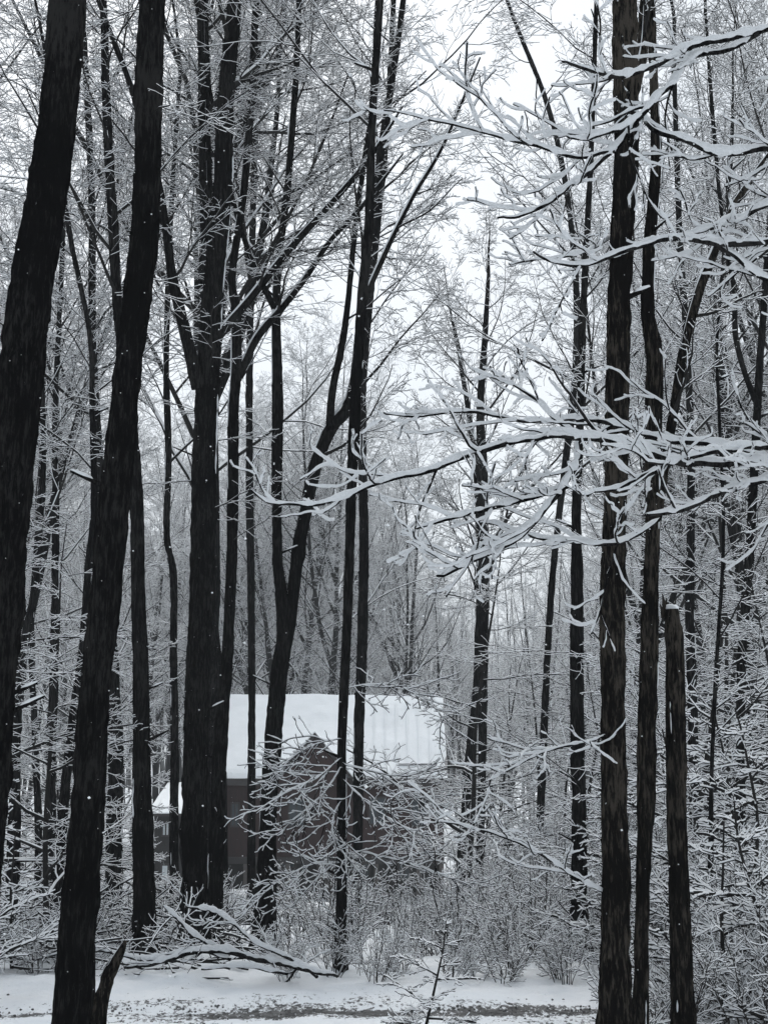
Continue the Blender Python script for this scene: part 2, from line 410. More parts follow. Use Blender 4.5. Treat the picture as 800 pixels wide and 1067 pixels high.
def build_house():
    Yf, Yr, Yb = 50.0, 52.7, 55.4; g = -2.0
    ze = at(350, 812, 49.5)[2]; zr = at(350, 728, Yr)[2]; xl = at(214, 810, 50)[0]; xr = at(462, 810, 50)[0]
    h = thing('wooden_house', 'dark red wooden house with snow covered roof and a small front gable in the clearing', 'house', (0, 0, 0))
    zm = at(300, 893, 50)[2]                          # floor line between red upper wall and dark lower storey
    put('upper_wall', h, box_mesh('upper_wall', [((xl, Yf, zm), (xr, Yb, ze + .12))], MAT['red_siding']))
    put('lower_wall', h, box_mesh('lower_wall', [((xl + .15, Yf + 1.1, g), (xr - .1, Yb - .1, zm - .003))], MAT['dark_siding']))
    put('foundation', h, box_mesh('foundation', [((xl + .05, Yf + .95, g - .5), (xr, Yb, g + .22))], MAT['concrete']))
    # gable end triangles
    for x in (xl + .02, xr - .02):
        put('gable_end', h, poly_mesh('gable_end', [(x, Yf, ze + .12), (x, Yb, ze + .12), (x, Yr, zr - .08)], [(0, 1, 2)], MAT['red_siding']))
    el, er = xl - .25, xr + .13; s = (zr - ze) / (Yr - 49.5)
    rf = put('roof', h, slab('roof', [(el, 49.5, ze - .06), (er, 49.5, ze - .06), (er, Yr, zr - .06), (el, Yr, zr - .06)], .06, MAT['roof_metal']))
    put('roof', h, slab('roof', [(er, 55.9, ze - .06), (el, 55.9, ze - .06), (el, Yr, zr - .06), (er, Yr, zr - .06)], .06, MAT['roof_metal']))
    # snow sheet on the roof leaves a dark strip at the eave
    put('roof_snow', rf, slab('roof_snow', [(el + .02, 49.53, ze + .003), (er - .02, 49.53, ze + .003), (er - .02, Yr + .05, zr + .003), (el + .02, Yr + .05, zr + .003)], .13, MAT['roof_snow'], .035, 80, 30, .8))
    gs = []                                            # snow guard rail near the eave, and faint standing seams
    y = 49.5 + .36; z = ze + .36 * s + .15
    gx0 = at(415, 800, 50)[0]; gs.append(((gx0, y, z), (er - .35, y + .05, z + .05)))
    put('snow_guard', rf, box_mesh('snow_guard', gs, MAT['roof_metal']))
    for k in range(22):
        x = el + .2 + k * (er - el - .4) / 21; 
        o = put('roof_seam', rf, poly_mesh('roof_seam', [(x, 49.9, ze + .4 * s + .128), (x + .035, 49.9, ze + .4 * s + .128), (x + .035, 52.4, ze + 2.9 * s + .128), (x, 52.4, ze + 2.9 * s + .128),
             (x, 49.9, ze + .4 * s + .16), (x + .035, 49.9, ze + .4 * s + .16), (x + .035, 52.4, ze + 2.9 * s + .16), (x, 52.4, ze + 2.9 * s + .16)],
             [(4, 5, 6, 7), (0, 1, 5, 4), (1, 2, 6, 5), (3, 0, 4, 7)], MAT['roof_snow'])) if k > 13 else None
    put('eave_board', h, box_mesh('eave_board', [((el, 49.44, ze - .20), (er, 49.497, ze + .02))], MAT['trim']))
    # small front gable
    ax, az = at(328, 768, 49.2)[0], at(328, 768, 49.2)[2]; x0, x1 = at(288, 812, 49.2)[0], at(366, 812, 49.2)[0]
    gz = at(328, 812, 49.2)[2] - .12
    gm = poly_mesh('front_gable', [(x0, 49.2, gz), (x1, 49.2, gz), (ax, 49.2, az), (x0, 51.5, gz), (x1, 51.5, gz), (ax, 51.5, az)], [(0, 1, 2), (5, 4, 3), (0, 3, 4, 1), (1, 4, 5, 2), (2, 5, 3, 0)], MAT['red_siding'])
    gb = put('front_gable', h, gm)
    for sgn, xe in ((-1, x0), (1, x1)):
        d = .14
        put('rake_board', gb, poly_mesh('rake_board', [(xe + sgn * .2, 49.05, gz - .12), (ax, 49.05, az), (ax, 49.05, az + d), (xe + sgn * .2, 49.05, gz - .12 + d),
             (xe + sgn * .2, 51.4, gz - .12), (ax, 51.4, az), (ax, 51.4, az + d), (xe + sgn * .2, 51.4, gz - .12 + d)],
             [(0, 1, 2, 3), (7, 6, 5, 4), (0, 4, 5, 1), (3, 2, 6, 7), (0, 3, 7, 4)], MAT['trim']))
        put('gable_snow', gb, poly_mesh('gable_snow', [(xe + sgn * .18, 49.12, gz - .10 + d), (ax, 49.12, az + d + .004), (ax, 49.12, az + d + .05), (xe + sgn * .18, 49.12, gz + d - .04),
             (xe + sgn * .18, 51.4, gz - .10 + d), (ax, 51.4, az + d + .004), (ax, 51.4, az + d + .05), (xe + sgn * .18, 51.4, gz + d - .04)],
             [(0, 1, 2, 3), (3, 2, 6, 7), (0, 3, 7, 4), (4, 7, 6, 5)], MAT['roof_snow']))
    # porch band, posts, windows, door
    put('porch_beam', h, box_mesh('porch_beam', [((xl, Yf - .03, zm - .22), (xr, Yf + .2, zm - .002))], MAT['trim']))
    for px in (222, 256, 300, 345, 392, 436, 460):
        x = at(px, 900, 50)[0]; put('porch_post', h, box_mesh('porch_post', [((x - .07, Yf + .02, g), (x + .07, Yf + .16, zm - .223))], MAT['post_wood']))
    def window(x0p, x1p, y0p, y1p, Y, frame='trim', pane='glass', mull=1):
        a, b = at(x0p, y1p, Y), at(x1p, y0p, Y); f = .06
        w_ = put('window', h, box_mesh('window', [((a[0], Y - .04, a[2]), (a[0] + f, Y + .02, b[2])), ((b[0] - f, Y - .04, a[2]), (b[0], Y + .02, b[2])),
            ((a[0] + f, Y - .04, a[2]), (b[0] - f, Y + .02, a[2] + f)), ((a[0] + f, Y - .04, b[2] - f), (b[0] - f, Y + .02, b[2]))] +
            [(((a[0] + b[0]) / 2 - .02, Y - .035, a[2] + f), ((a[0] + b[0]) / 2 + .02, Y + .015, b[2] - f))] * mull, MAT[frame]))
        put('pane', w_, box_mesh('pane', [((a[0] + f, Y - .015, a[2] + f), (b[0] - f, Y + .01, b[2] - f))], MAT[pane]))
    for a in ((240, 250, 836, 862), (300, 318, 832, 862), (384, 402, 830, 860), (428, 446, 832, 862)): window(*a, Yf - .02)
    for a in ((262, 272, 896, 918), (292, 309, 892, 905), (370, 386, 896, 920), (414, 428, 896, 918)): window(*a, Yf + 1.08)
    d0, d1 = at(330, 934, 51)[0], at(344, 934, 51)[0]
    dr = put('door', h, box_mesh('door', [((d0, Yf + 1.04, g + .05), (d1, Yf + 1.097, g + 1.45))], MAT['post_wood']))
    put('handle', dr, box_mesh('handle', [((d1 - .09, Yf + .99, g + .72), (d1 - .05, Yf + 1.037, g + .80))], MAT['roof_metal']))
    ch = at(430, 727, 54.6)[0]
    # side wing, lower, to the left
    Yw = 47.0; wl, wr = at(158, 850, Yw)[0], xl + .0; we = at(170, 848, Yw - .4)[2]; wt = at(170, 820, 50.2)[2]
    put('wing_wall', h, box_mesh('wing_wall', [((wl + .1, Yw, g - .3), (wr - .003, 51.5, we - .02))], MAT['dark_siding']))
    r2 = put('wing_roof', h, slab('wing_roof', [(wl - .1, Yw - .4, we - .08), (wr + .25, Yw - .4, we - .08), (wr + .25, 50.2, wt - .08), (wl - .1, 50.2, wt - .08)], .08, MAT['trim']))
    put('wing_snow', r2, slab('wing_snow', [(wl - .08, Yw - .37, we + .003), (wr + .2, Yw - .37, we + .003), (wr + .2, 50.3, wt + .003), (wl - .08, 50.3, wt + .003)], .14, MAT['roof_snow'], .02, 20, 10, .8))
    window(167, 177, 900, 918, Yw - .02, 'trim', 'pale_panel', 0)
    window(168, 178, 856, 872, Yw - .02, 'trim', 'pale_panel', 1)
build_house()

# ------------------------------------------------------------------ trees: crown growth
TW = [None]
def grow(G, P, Rr, Ln, spec, S0=.012, lim=None):
    """spec: list of (k, t0, t1, ang, ratio, n, wig, trop, rmul, flatten, K); adds every level to G"""
    for li, (k, t0, t1, ang, ratio, n, wig, trop, rmul, fl, K) in enumerate(spec):
        P, Rr, Ln = sprout(P, Rr, Ln, k, t0, t1, ang, ratio, n, wig, trop, rmul, .3, fl, .55, .0023)
        keep = Ln > .06; P, Rr, Ln = P[keep], Rr[keep], Ln[keep]
        G.sweep(P, Rr, np.clip(Rr * 1.0, S0 * .55, S0 * 1.3) * (1 + rng.uniform(-.3, .3, Rr.shape)), K)
MATS_T = lambda b='bark_grey': [MAT[b], MAT['twig_snow']]

def forest_tree(H, r0, seed, lean=.02, first=.35, fork=False, dens=1.0, bk='bark_grey'):
    """prototype: returns (trunk mesh, crown mesh), base at the origin"""
    global rng
    rng = np.random.default_rng(seed)
    def stem(p0, d, ln, ra, rb, n=12, wig=.05, trop=.03):
        P = walk(np.array([p0]), np.array([d]), np.array([ln]), n, wig, trop)[0]
        return np.hstack([P, np.linspace(ra, rb, n)[:, None]])
    d0 = norm(np.array([rng.normal(0, lean * 2), rng.normal(0, lean * 2), 1.]))
    main = stem((0, 0, -.3), d0, H, r0, .009, 14, .045, .02)
    stems = [main]
    if fork:
        for sgn in (-1, 1)[:rng.integers(1, 3)]:
            i = rng.integers(4, 8); p = main[i]; a = rng.random() * 6.28
            stems.append(stem(p[:3], (cos(a) * .45, sin(a) * .45, 1), H * (1 - i / 14) * .95, p[3] * .75, .007, 10, .07, .06))
    TG = Geo()
    for s in stems:
        p, l = polyn(s, 26); TG.sweep(p[None, :, :3], p[None, :, 3], .008, 10, .66)
    G = Geo()
    for s in stems:
        p, l = polyn(s, 20); P = p[None, :, :3]; Rr = p[None, :, 3]; Ln = np.array([l])
        f = first if s is stems[0] else .15
        k1 = int(22 * dens)
        grow(G, P, Rr, Ln, [
            (k1, f, .98, .72, .26, 9, .10, .06, .42, 0, 6),
            (7, .2, .95, .70, .50, 6, .12, .03, .60, .3, 4),
            (7, .15, .97, .75, .50, 6, .19, .02, .60, .4, 4),
            (4, .15, .98, .72, .55, 4, .20, .02, .75, .3, 4)], .017)
    return TG.mesh('trunk', MATS_T(bk)), G.mesh('crown', [MAT['twig_bark'], MAT['twig_snow']])

def understory_tree(H, seed, dens=1.0, droop=0.0, snow=.016):
    """slender sapling with flat layers of side branches"""
    global rng
    rng = np.random.default_rng(seed)
    P = walk(np.array([[0, 0, -.2]]), np.array([[rng.normal(0, .08), rng.normal(0, .08), 1.]]), np.array([H]), 12, .06, .03)[0]
    s = np.hstack([P, np.linspace(.012 + H * .006, .006, 12)[:, None]]); TG = Geo(); p, l = polyn(s, 24)
    TG.sweep(p[None, :, :3], p[None, :, 3], .015, 8)
    G = Geo(); q, l = polyn(s, 16)
    grow(G, q[None, :, :3], q[None, :, 3], np.array([l]), [
        (int(16 * dens), .12, .97, 1.25, .36, 9, .09, -.01 - droop, .55, 0, 6),
        (9, .15, .97, .75, .42, 5, .12, -.01, .60, .85, 4),
        (6, .12, .97, .75, .50, 6, .18, 0, .65, .85, 4),
        (3, .2, .98, .7, .5, 4, .18, 0, .8, .6, 4)], snow)
    return TG.mesh('stem', MATS_T('twig_bark')), G.mesh('branches', [MAT['twig_bark'], MAT['twig_snow']])

def shrub(H, seed, stems=16, spread=.45, snow=.023, fine=5):
    global rng
    rng = np.random.default_rng(seed)
    a = rng.random(stems) * 6.28; sp = rng.random(stems) * spread
    P0 = np.stack([np.cos(a) * .15 * rng.random(stems), np.sin(a) * .15 * rng.random(stems), np.full(stems, -.05)], -1)
    D = np.stack([np.cos(a) * sp, np.sin(a) * sp, np.ones(stems)], -1); Ln = H * rng.uniform(.55, 1.15, stems)
    P = walk(P0, D, Ln, 8, .09, -.015); Rr = np.linspace(.008, .003, 8)[None] * np.ones((stems, 1))
    SG = Geo(); SG.sweep(P, Rr, .008, 5)
    G = Geo(); grow(G, P, Rr, Ln, [(7, .2, .97, .75, .34, 5, .14, 0, .7, 0, 4), (fine, .15, .97, .75, .5, 5, .19, 0, .8, .2, 4), (2, .2, .9, .7, .5, 4, .2, 0, .9, 0, 4)], snow)
    return SG.mesh('stems', MATS_T('shrub_bark')), G.mesh('twigs', [MAT['shrub_bark'], MAT['twig_snow']])

def plant(name, label, cat, parts, loc, rz, s, group, tilt=(0, 0)):
    o = put(name, None, None, loc); o.rotation_euler = (tilt[0], tilt[1], rz); o.scale = (s, s, s)
    tag(o, label, cat, group)
    for nm, me in parts: put(nm, o, me)
    return o

# ------------------------------------------------------------------ traced trees near the camera
def hero(label, Y, pts, mat='bark_black', limbs=(), H=16, base=None, K=28, step=.035, k1=14, first=.45, side=0, furrow=.13, broken=False, seed=1, group=None, low_t=(.15, .6), side_len=1.2, crown=True):
    """pts: photograph pixels (x, y, width) from the ground up, at distance Y"""
    global rng
    rng = np.random.default_rng(seed)
    rows = []
    for (px, py, wd) in pts:
        p = at(px, py, Y); dep = (p[1] * cos(PITCH) + (p[2] - EYE) * sin(PITCH)); rows.append([*p, wd / 2 * .86 * dep / F])
    b = rows[0]; gz = float(terrain(b[0], Y)) - .15
    if b[2] > gz + .1:
        sl = (rows[1][0] - b[0]) / max(rows[1][2] - b[2], .1); rows.insert(0, [b[0] + sl * (gz - b[2]), Y, gz, b[3] * 1.06])
    # real things also bend in depth
    rows = np.array(rows); z = rows[:, 2]
    rows[:, 1] += np.where(z > 0, .10 * np.sin(z * .9 + seed) * smooth(0, 3, z), 0)
    if not broken and H > z[-1] + .5:
        t = rows[-1]; d = norm(rows[-1, :3] - rows[-2, :3]); n = 6; ln = H - t[2]
        P = walk(np.array([t[:3]]), np.array([d]), np.array([ln]), n, .08, .06)[0]
        rad = np.linspace(t[3], .006, n); rows = np.vstack([rows, np.hstack([P, rad[:, None]])[1:]])
    elif not broken: rows[-1, 3] = .007; rows[-2, 3] *= .75
    base_loc = np.array([rows[0, 0], rows[0, 1], gz + .15]); loc3 = base_loc
    T = thing('broken_tree' if broken else 'tree', label, 'tree', tuple(base_loc), group)
    loc = np.array([*base_loc, 0])
    rel = rows - loc
    tr = put('trunk', T, trunk_mesh('trunk', rel, MAT[mat], K, step, furrow, True, seed))
    if Y < 17.5 and not broken:                                # dead stubs of shed branches
        for kk in range(4):
            si = rng.integers(8, len(rel) * 20); q, _ = polyn(rel, len(rel) * 20 + 20); c = q[si]; a_ = rng.uniform(-pi, 0) if kk % 2 else rng.choice([0.1, pi - .1])
            dd = np.array([cos(a_), sin(a_), .45]); ln = rng.uniform(.05, .16) + c[3]; r_ = rng.uniform(.008, .018)
            rw = [[*(c[:3] + dd * c[3] * .5), r_ * 1.3], [*(c[:3] + dd * (c[3] + ln * .2)), r_], [*(c[:3] + dd * (c[3] * .6 + ln)), r_ * .55]]
            sb = put('stub', T, trunk_mesh('stub', rw, MAT[mat], 8, .02, .1, False, kk))
            if kk < 2: SG = Geo(); e1, e2 = np.array(rw[1][:3]), np.array(rw[2][:3]); SG.sweep(np.array([[e1 + (e2 - e1) * t_ for t_ in (0, .12, .4, .7, .93, 1)]]) + np.array([0, 0, r_ * .7]), np.array([[.05, .6, .75, .6, .4, .05]]) * r_, np.array([[.05, .5, .7, .5, .4, .02]]) * r_, 9, -1, (0, 0)); put('snow', sb, SG.mesh('snow', [MAT['snow']]))
    if 9.5 < Y < 22 and seed != 2:
        ss = resample(rel, .03); zz = ss[:, 2]; SG = Geo(); az = rng.uniform(-.9, .1) if seed % 2 else rng.uniform(pi - .1, pi + .9)
        for kk in range(2 if Y < 11 else 1):
            a_ = az + kk * rng.uniform(.5, 1.2) * (1 if seed % 2 else -1) + .25 * vnoise(np.stack([zz * 1.1, zz * 0 + seed, zz * 0 + kk], -1))
            n1_ = vnoise(np.stack([zz * 1.3, zz * 0 + seed * 2.3, zz * 0 + kk * 5], -1)) + .55 * vnoise(np.stack([zz * 7, zz * 0 + seed, zz * 0 + kk], -1)) + .3 * vnoise(np.stack([zz * 19, zz * 0 + seed, zz * 0 + kk], -1))
            wd_ = np.clip(n1_ - .18 - .15 * kk, 0, .6) * np.minimum(ss[:, 3] * .20, .017); rad_ = ss[:, 3] * 1.02
            SP = ss[:, :3] + np.stack([np.cos(a_) * rad_, np.sin(a_) * rad_, zz * 0], -1)
            on = wd_ > .0012; st_ = None
            for i_ in range(len(on) + 1):
                o_ = i_ < len(on) and on[i_]
                if o_ and st_ is None: st_ = i_
                if not o_ and st_ is not None:
                    if i_ - st_ >= 4: SG.sweep(SP[None, st_:i_], wd_[None, st_:i_] * np.r_[.2, np.ones(i_ - st_ - 2), .2][None], 0, 7, -1, (0, 0))
                    st_ = None
        if SG.n: tag(put('stuck_snow', T, SG.mesh('stuck_snow', [MAT['snow']])), kind='stuff')
    G = Geo(); p, l = polyn(rel, 26); stems = [(p, l, first, k1)]
    for lb in limbs:
        lr = []
        dy0 = lb[0]; 
        for i, (px, py, wd) in enumerate(lb[1:]):
            yy = Y + dy0 * i / max(len(lb) - 2, 1); q = at(px, py, yy); lr.append([*q, wd / 2 * yy * 1.05 / F])
        lr = np.array(lr)
        if lr[-1, 2] < H and lb[1][1] > lb[-1][1] and lb[-1][1] < 60:
            d = norm(lr[-1, :3] - lr[-2, :3]); P = walk(np.array([lr[-1, :3]]), np.array([d]), np.array([3.0]), 5, .1, .05)[0]
            lr = np.vstack([lr, np.hstack([P, np.linspace(lr[-1, 3], .005, 5)[:, None]])[1:]])
        lr[-1, 3] = min(lr[-1, 3], .009); lr = lr - loc; put('limb', T, trunk_mesh('limb', lr, MAT[mat], 14, .06, furrow * .6, False, seed + 3))
        SG = Geo(); q, ll = polyn(lr, 40); rid = q.copy()
        tg = norm(np.gradient(q[:, :3], axis=0)); lean = np.sqrt(np.clip(1 - tg[:, 2] ** 2, 0, 1))
        if lean.mean() > .2:
            upv = norm(np.array([0, 0, 1.]) - tg * tg[:, 2:3]); rid[:, :3] += upv * q[:, 3:4] * .95
            rr = np.clip(q[:, 3] * .30 * (1 + .5 * vnoise(np.stack([q[:, 2] * 2, q[:, 0] * 2, q[:, 0] * 0 + seed], -1))), .004, .05)
            rr = rr * smooth(.22, .5, lean) + .0005; rid[:, :3] -= tg * 0
            SG.sweep(rid[None, :, :3], rr[None], .002, 8, -1, (0, 0)); put('limb_snow', T, SG.mesh('limb_snow', [MAT['snow']]))
        q, ll = polyn(lr, 20); stems.append((q, ll, .15, max(6, int(k1 * .7))))
    if crown:
        for (q, ll, f, k) in stems:
            if k <= 0: continue
            grow(G, q[None, :, :3], q[None, :, 3], np.array([min(ll, 14)]), [
                (k, f, .98, .75, .20, 10, .10, .05, .32, 0, 6),
                (7, .15, .95, .72, .48, 6, .12, .02, .55, .3, 4),
                (7, .12, .97, .75, .48, 6, .19, .01, .6, .4, 4),
                (4, .15, .98, .72, .55, 4, .20, .01, .75, .3, 4)], .014)
    if side:
        q, ll, _, _ = stems[0]
        t = q[None, :, :]
        grow(G, t[..., :3], t[..., 3], np.array([side_len]), [
            (side, low_t[0], low_t[1], 1.35, 1.0, 8, .12, -.015, .07, 0, 5),
            (8, .15, .97, .75, .42, 5, .13, -.01, .62, .8, 4),
            (5, .15, .97, .75, .5, 4, .13, 0, .7, .7, 4)], .010)
    if G.n: put('crown', T, G.mesh('crown', [MAT['twig_bark'], MAT['twig_snow']]))
    return T, rel, loc3

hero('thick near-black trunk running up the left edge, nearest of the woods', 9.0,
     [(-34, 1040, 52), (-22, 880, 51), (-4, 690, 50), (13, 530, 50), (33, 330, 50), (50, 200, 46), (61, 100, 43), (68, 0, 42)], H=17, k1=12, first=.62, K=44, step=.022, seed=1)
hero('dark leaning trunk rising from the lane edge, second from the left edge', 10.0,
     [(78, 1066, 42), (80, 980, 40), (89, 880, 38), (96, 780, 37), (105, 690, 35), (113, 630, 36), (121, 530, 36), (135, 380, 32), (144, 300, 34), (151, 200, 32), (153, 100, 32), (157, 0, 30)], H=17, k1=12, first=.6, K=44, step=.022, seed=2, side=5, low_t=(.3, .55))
hero('large dark trunk with a fork high up, left of the house', 15.6,
     [(203, 985, 34), (203, 900, 29), (206, 780, 28), (207, 690, 28), (210, 630, 29), (211, 530, 29), (214, 430, 28), (220, 330, 26), (224, 290, 24), (233, 200, 23), (236, 110, 20), (245, 0, 17)],
     limbs=[(.6, (216, 250, 14), (214, 170, 13), (213, 90, 13), (211, 0, 12)), (-.8, (207, 405, 15), (194, 350, 12), (180, 290, 10), (172, 230, 9), (160, 170, 8), (140, 100, 7), (110, 20, 5)),
            (.9, (224, 355, 10), (262, 310, 7.5), (300, 262, 7), (345, 212, 6), (385, 165, 5), (420, 110, 4))],
     H=17, k1=13, first=.55, seed=3, side=10, low_t=(.25, .6), side_len=1.3)
hero('dark trunk pressed close against the large forked one by the house', 16.4,
     [(224, 982, 19), (226, 880, 18), (230, 780, 17), (236, 690, 14), (240, 600, 13), (242, 530, 13), (243, 430, 13), (246, 395, 13), (247, 330, 12), (243, 290, 9), (255, 200, 9), (262, 100, 9), (266, 0, 8)],
     limbs=[(.8, (249, 392, 9), (268, 352, 8), (293, 322, 7), (318, 290, 6), (345, 250, 5), (380, 212, 4.5), (420, 160, 4))], H=15, k1=13, first=.5, seed=4, side=5, low_t=(.3, .6), K=20)
hero('slender straight trunk crossing the left end of the roof', 24,
     [(262, 935, 10), (262, 800, 9), (262, 700, 8.5), (261, 530, 9), (260, 400, 8), (262, 270, 8), (266, 150, 7), (270, 40, 6)], mat='bark_grey', H=17, k1=14, first=.5, seed=5, K=16, step=.06)
hero('leaning trunk that splits in two in front of the house', 16.8,
     [(275, 978, 24), (277, 930, 22), (279, 870, 20), (283, 780, 21), (291, 700, 20), (296, 655, 18), (290, 590, 12), (289, 530, 12), (290, 430, 13), (288, 330, 10), (290, 270, 9), (300, 180, 8), (308, 80, 7), (312, 0, 6)],
     limbs=[(.5, (294, 690, 14), (303, 640, 13), (310, 580, 13), (321, 520, 13), (331, 478, 13), (346, 444, 13), (362, 425, 12), (372, 380, 11), (378, 300, 10), (384, 250, 9), (398, 150, 8), (412, 60, 7), (420, 0, 6)),
            (.9, (344, 446, 9), (346, 410, 8), (358, 350, 7), (364, 300, 6), (372, 220, 6), (386, 120, 5), (392, 10, 4)),
            (-1.2, (290, 330, 7), (262, 270, 6), (238, 190, 5), (220, 100, 4), (205, 10, 3))], H=17, k1=14, first=.5, seed=6, K=24)
hero('thin dark trunk standing in front of the middle of the house', 14.0,
     [(355, 1010, 13), (356, 880, 11), (356, 780, 11), (360, 690, 11), (364, 600, 11), (366, 530, 12), (370, 430, 13), (376, 330, 11), (384, 230, 11), (388, 120, 9), (396, 0, 8)],
     limbs=[(1.2, (378, 315, 7), (405, 255, 6), (430, 205, 5), (462, 150, 4), (500, 60, 3))], H=16, k1=15, first=.52, seed=7, K=18, side=3, low_t=(.4, .6), side_len=1.1)
hero('slim trunk close behind the one in front of the house door', 21.0,
     [(372, 930, 12), (373, 850, 12), (374, 760, 12), (377, 680, 13), (379, 600, 12), (379, 530, 11), (378, 400, 9), (392, 250, 8), (404, 120, 7), (410, 0, 6)], mat='bark_grey', H=18, k1=14, first=.45, seed=8, K=16, step=.06)
hero('straight trunk just right of the house roof, upright one of a crossing pair', 27,
     [(500, 890, 10), (502, 780, 10), (503, 680, 12), (504, 600, 13), (503, 500, 12), (500, 430, 9), (505, 350, 7), (508, 300, 5)], mat='bark_grey', H=12.5, k1=16, first=.42, seed=9, K=16, step=.07, side=10, low_t=(.1, .5), side_len=2.2)
hero('leaning trunk just right of the house roof, crossing behind an upright one', 28,
     [(481, 892, 12), (485, 840, 11), (491, 770, 11), (498, 700, 10), (499, 560, 8), (493, 470, 7), (480, 380, 5)], mat='bark_grey', H=12, k1=20, first=.45, seed=10, K=14, step=.07)
hero('straight medium trunk standing alone left of the three near right trunks', 15.2,
     [(603, 996, 20), (603, 880, 18), (602, 780, 17), (602, 680, 16), (602, 600, 15), (601, 530, 11), (604, 430, 9), (606, 330, 8), (611, 230, 7), (617, 130, 6), (622, 0, 5)], H=13, k1=12, first=.35, seed=11, K=20, side=10, low_t=(.12, .5), side_len=1.9)
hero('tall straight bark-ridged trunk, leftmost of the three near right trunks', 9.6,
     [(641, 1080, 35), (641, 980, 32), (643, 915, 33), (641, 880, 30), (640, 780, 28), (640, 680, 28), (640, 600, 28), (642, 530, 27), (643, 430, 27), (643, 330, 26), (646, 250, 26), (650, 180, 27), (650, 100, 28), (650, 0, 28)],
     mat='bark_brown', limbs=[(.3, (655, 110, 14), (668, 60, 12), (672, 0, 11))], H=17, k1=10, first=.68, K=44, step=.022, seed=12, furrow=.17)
hero('thin twisting trunk, middle one of the three near right trunks', 9.9,
     [(666, 1075, 18), (668, 980, 16), (672, 880, 17), (674, 835, 21), (675, 780, 22), (677, 680, 21), (678, 600, 17), (679, 530, 17), (678, 430, 20), (679, 380, 20), (672, 330, 16), (674, 260, 14), (682, 170, 12), (681, 80, 10), (680, 0, 9)],
     mat='bark_brown', limbs=[(.5, (682, 560, 10), (693, 480, 9.5), (703, 420, 10), (714, 355, 10), (729, 300, 10), (743, 265, 9), (758, 225, 7), (780, 190, 6), (800, 160, 5))], H=15, k1=10, first=.62, K=32, step=.03, seed=13, furrow=.16)
T12, _, _ = hero('snapped-off trunk with a snow cap, right of the twisting thin trunk', 10.0,
     [(712, 1070, 25), (709, 980, 24), (706, 880, 23), (704, 780, 22), (701, 690, 21), (698, 650, 19), (697, 636, 16)], mat='bark_brown', broken=True, crown=False, seed=14, K=32, step=.02, furrow=.16)
hero('dark trunk leaning right near the right edge, forked above', 16.0,
     [(775, 990, 12), (772, 880, 12), (769, 780, 11), (770, 690, 11), (776, 620, 11), (782, 560, 11), (788, 470, 10), (792, 400, 9), (796, 330, 8), (800, 250, 7), (806, 120, 6)],
     limbs=[(.8, (790, 425, 7), (776, 390, 6), (766, 350, 6), (764, 300, 5), (752, 230, 4), (742, 120, 4), (735, 20, 3))], H=14, k1=14, first=.5, seed=15, K=18, step=.05, side=8, low_t=(.1, .5), side_len=1.5)
hero('dark trunk emerging from behind the second leaning trunk on the left', 15.0,
     [(151, 1003, 28), (150, 880, 24), (149, 780, 21), (147, 690, 18), (144, 630, 17), (141, 530, 16), (136, 440, 13), (124, 330, 12), (119, 230, 12), (113, 120, 10), (108, 0, 8)], H=14, k1=13, first=.45, seed=16, K=22, side=4, low_t=(.3, .6))
hero('mid-grey trunk with white edge showing beside the second left trunk', 19.0,
     [(119, 962, 21), (120, 870, 19), (121, 780, 17), (117, 690, 13), (110, 600, 11), (104, 480, 10), (98, 350, 9), (95, 200, 8), (88, 60, 7)], mat='bark_grey', H=15, k1=13, first=.4, seed=17, K=18, step=.05)
hero('slim trunk leaning right between the two big left trunks', 17.0,
     [(56, 975, 13), (62, 900, 12), (67, 830, 12), (76, 740, 11), (84, 680, 9), (92, 590, 9), (99, 530, 8), (98, 430, 7), (95, 350, 6), (72, 240, 6), (55, 120, 5)], mat='bark_grey', H=13, k1=14, first=.4, seed=18, K=16, step=.05, side=8, low_t=(.1, .6))
hero('upright trunk between the two big left trunks, thickest of that cluster', 20.0,
     [(50, 976, 15), (52, 880, 14), (53, 780, 12), (57, 690, 10), (60, 560, 9), (58, 430, 7), (62, 300, 6)], mat='bark_grey', H=13, k1=14, first=.35, seed=19, K=16, step=.06)
hero('thin trunk immediately right of the far-left giant at snow level', 22.0,
     [(39, 960, 9), (40, 860, 9), (37, 760, 8), (35, 650, 7), (42, 500, 6), (46, 350, 5)], mat='bark_grey', H=13, k1=14, first=.35, seed=20, K=14, step=.06)
hero('dark trunk low at the far left edge behind the giant', 18.0,
     [(12, 968, 16), (15, 880, 15), (18, 780, 12), (26, 700, 9), (38, 600, 8), (44, 480, 7), (40, 330, 6)], mat='bark_grey', H=12, k1=12, first=.4, seed=21, K=16, step=.06)
hero('slightly kinked slim trunk between the left trunks and the house wing', 20.0,
     [(182, 962, 10), (182, 860, 11), (183, 780, 10), (181, 690, 9), (180, 600, 9), (173, 555, 8), (175, 470, 8), (174, 380, 7), (178, 250, 6), (184, 120, 5)], mat='bark_grey', H=15, k1=14, first=.4, seed=22, K=16, step=.05)
hero('upright trunk right behind the snapped-off one', 20.0,
     [(722, 960, 12), (722, 800, 12), (720, 640, 11), (720, 530, 9), (716, 400, 8), (708, 250, 7), (704, 100, 6)], mat='bark_grey', H=15, k1=14, first=.4, seed=23, K=16, step=.05, side=8, low_t=(.1, .5), side_len=1.6)
hero('thin sapling trunk between snapped trunk and the right-edge tree', 13.0,
     [(738, 960, 6), (740, 880, 6), (742, 800, 5), (748, 700, 5), (755, 560, 4), (748, 430, 4)], mat='bark_grey', H=8, k1=12, first=.2, seed=24, K=12, step=.05, side=8, low_t=(.1, .6), side_len=1.2)
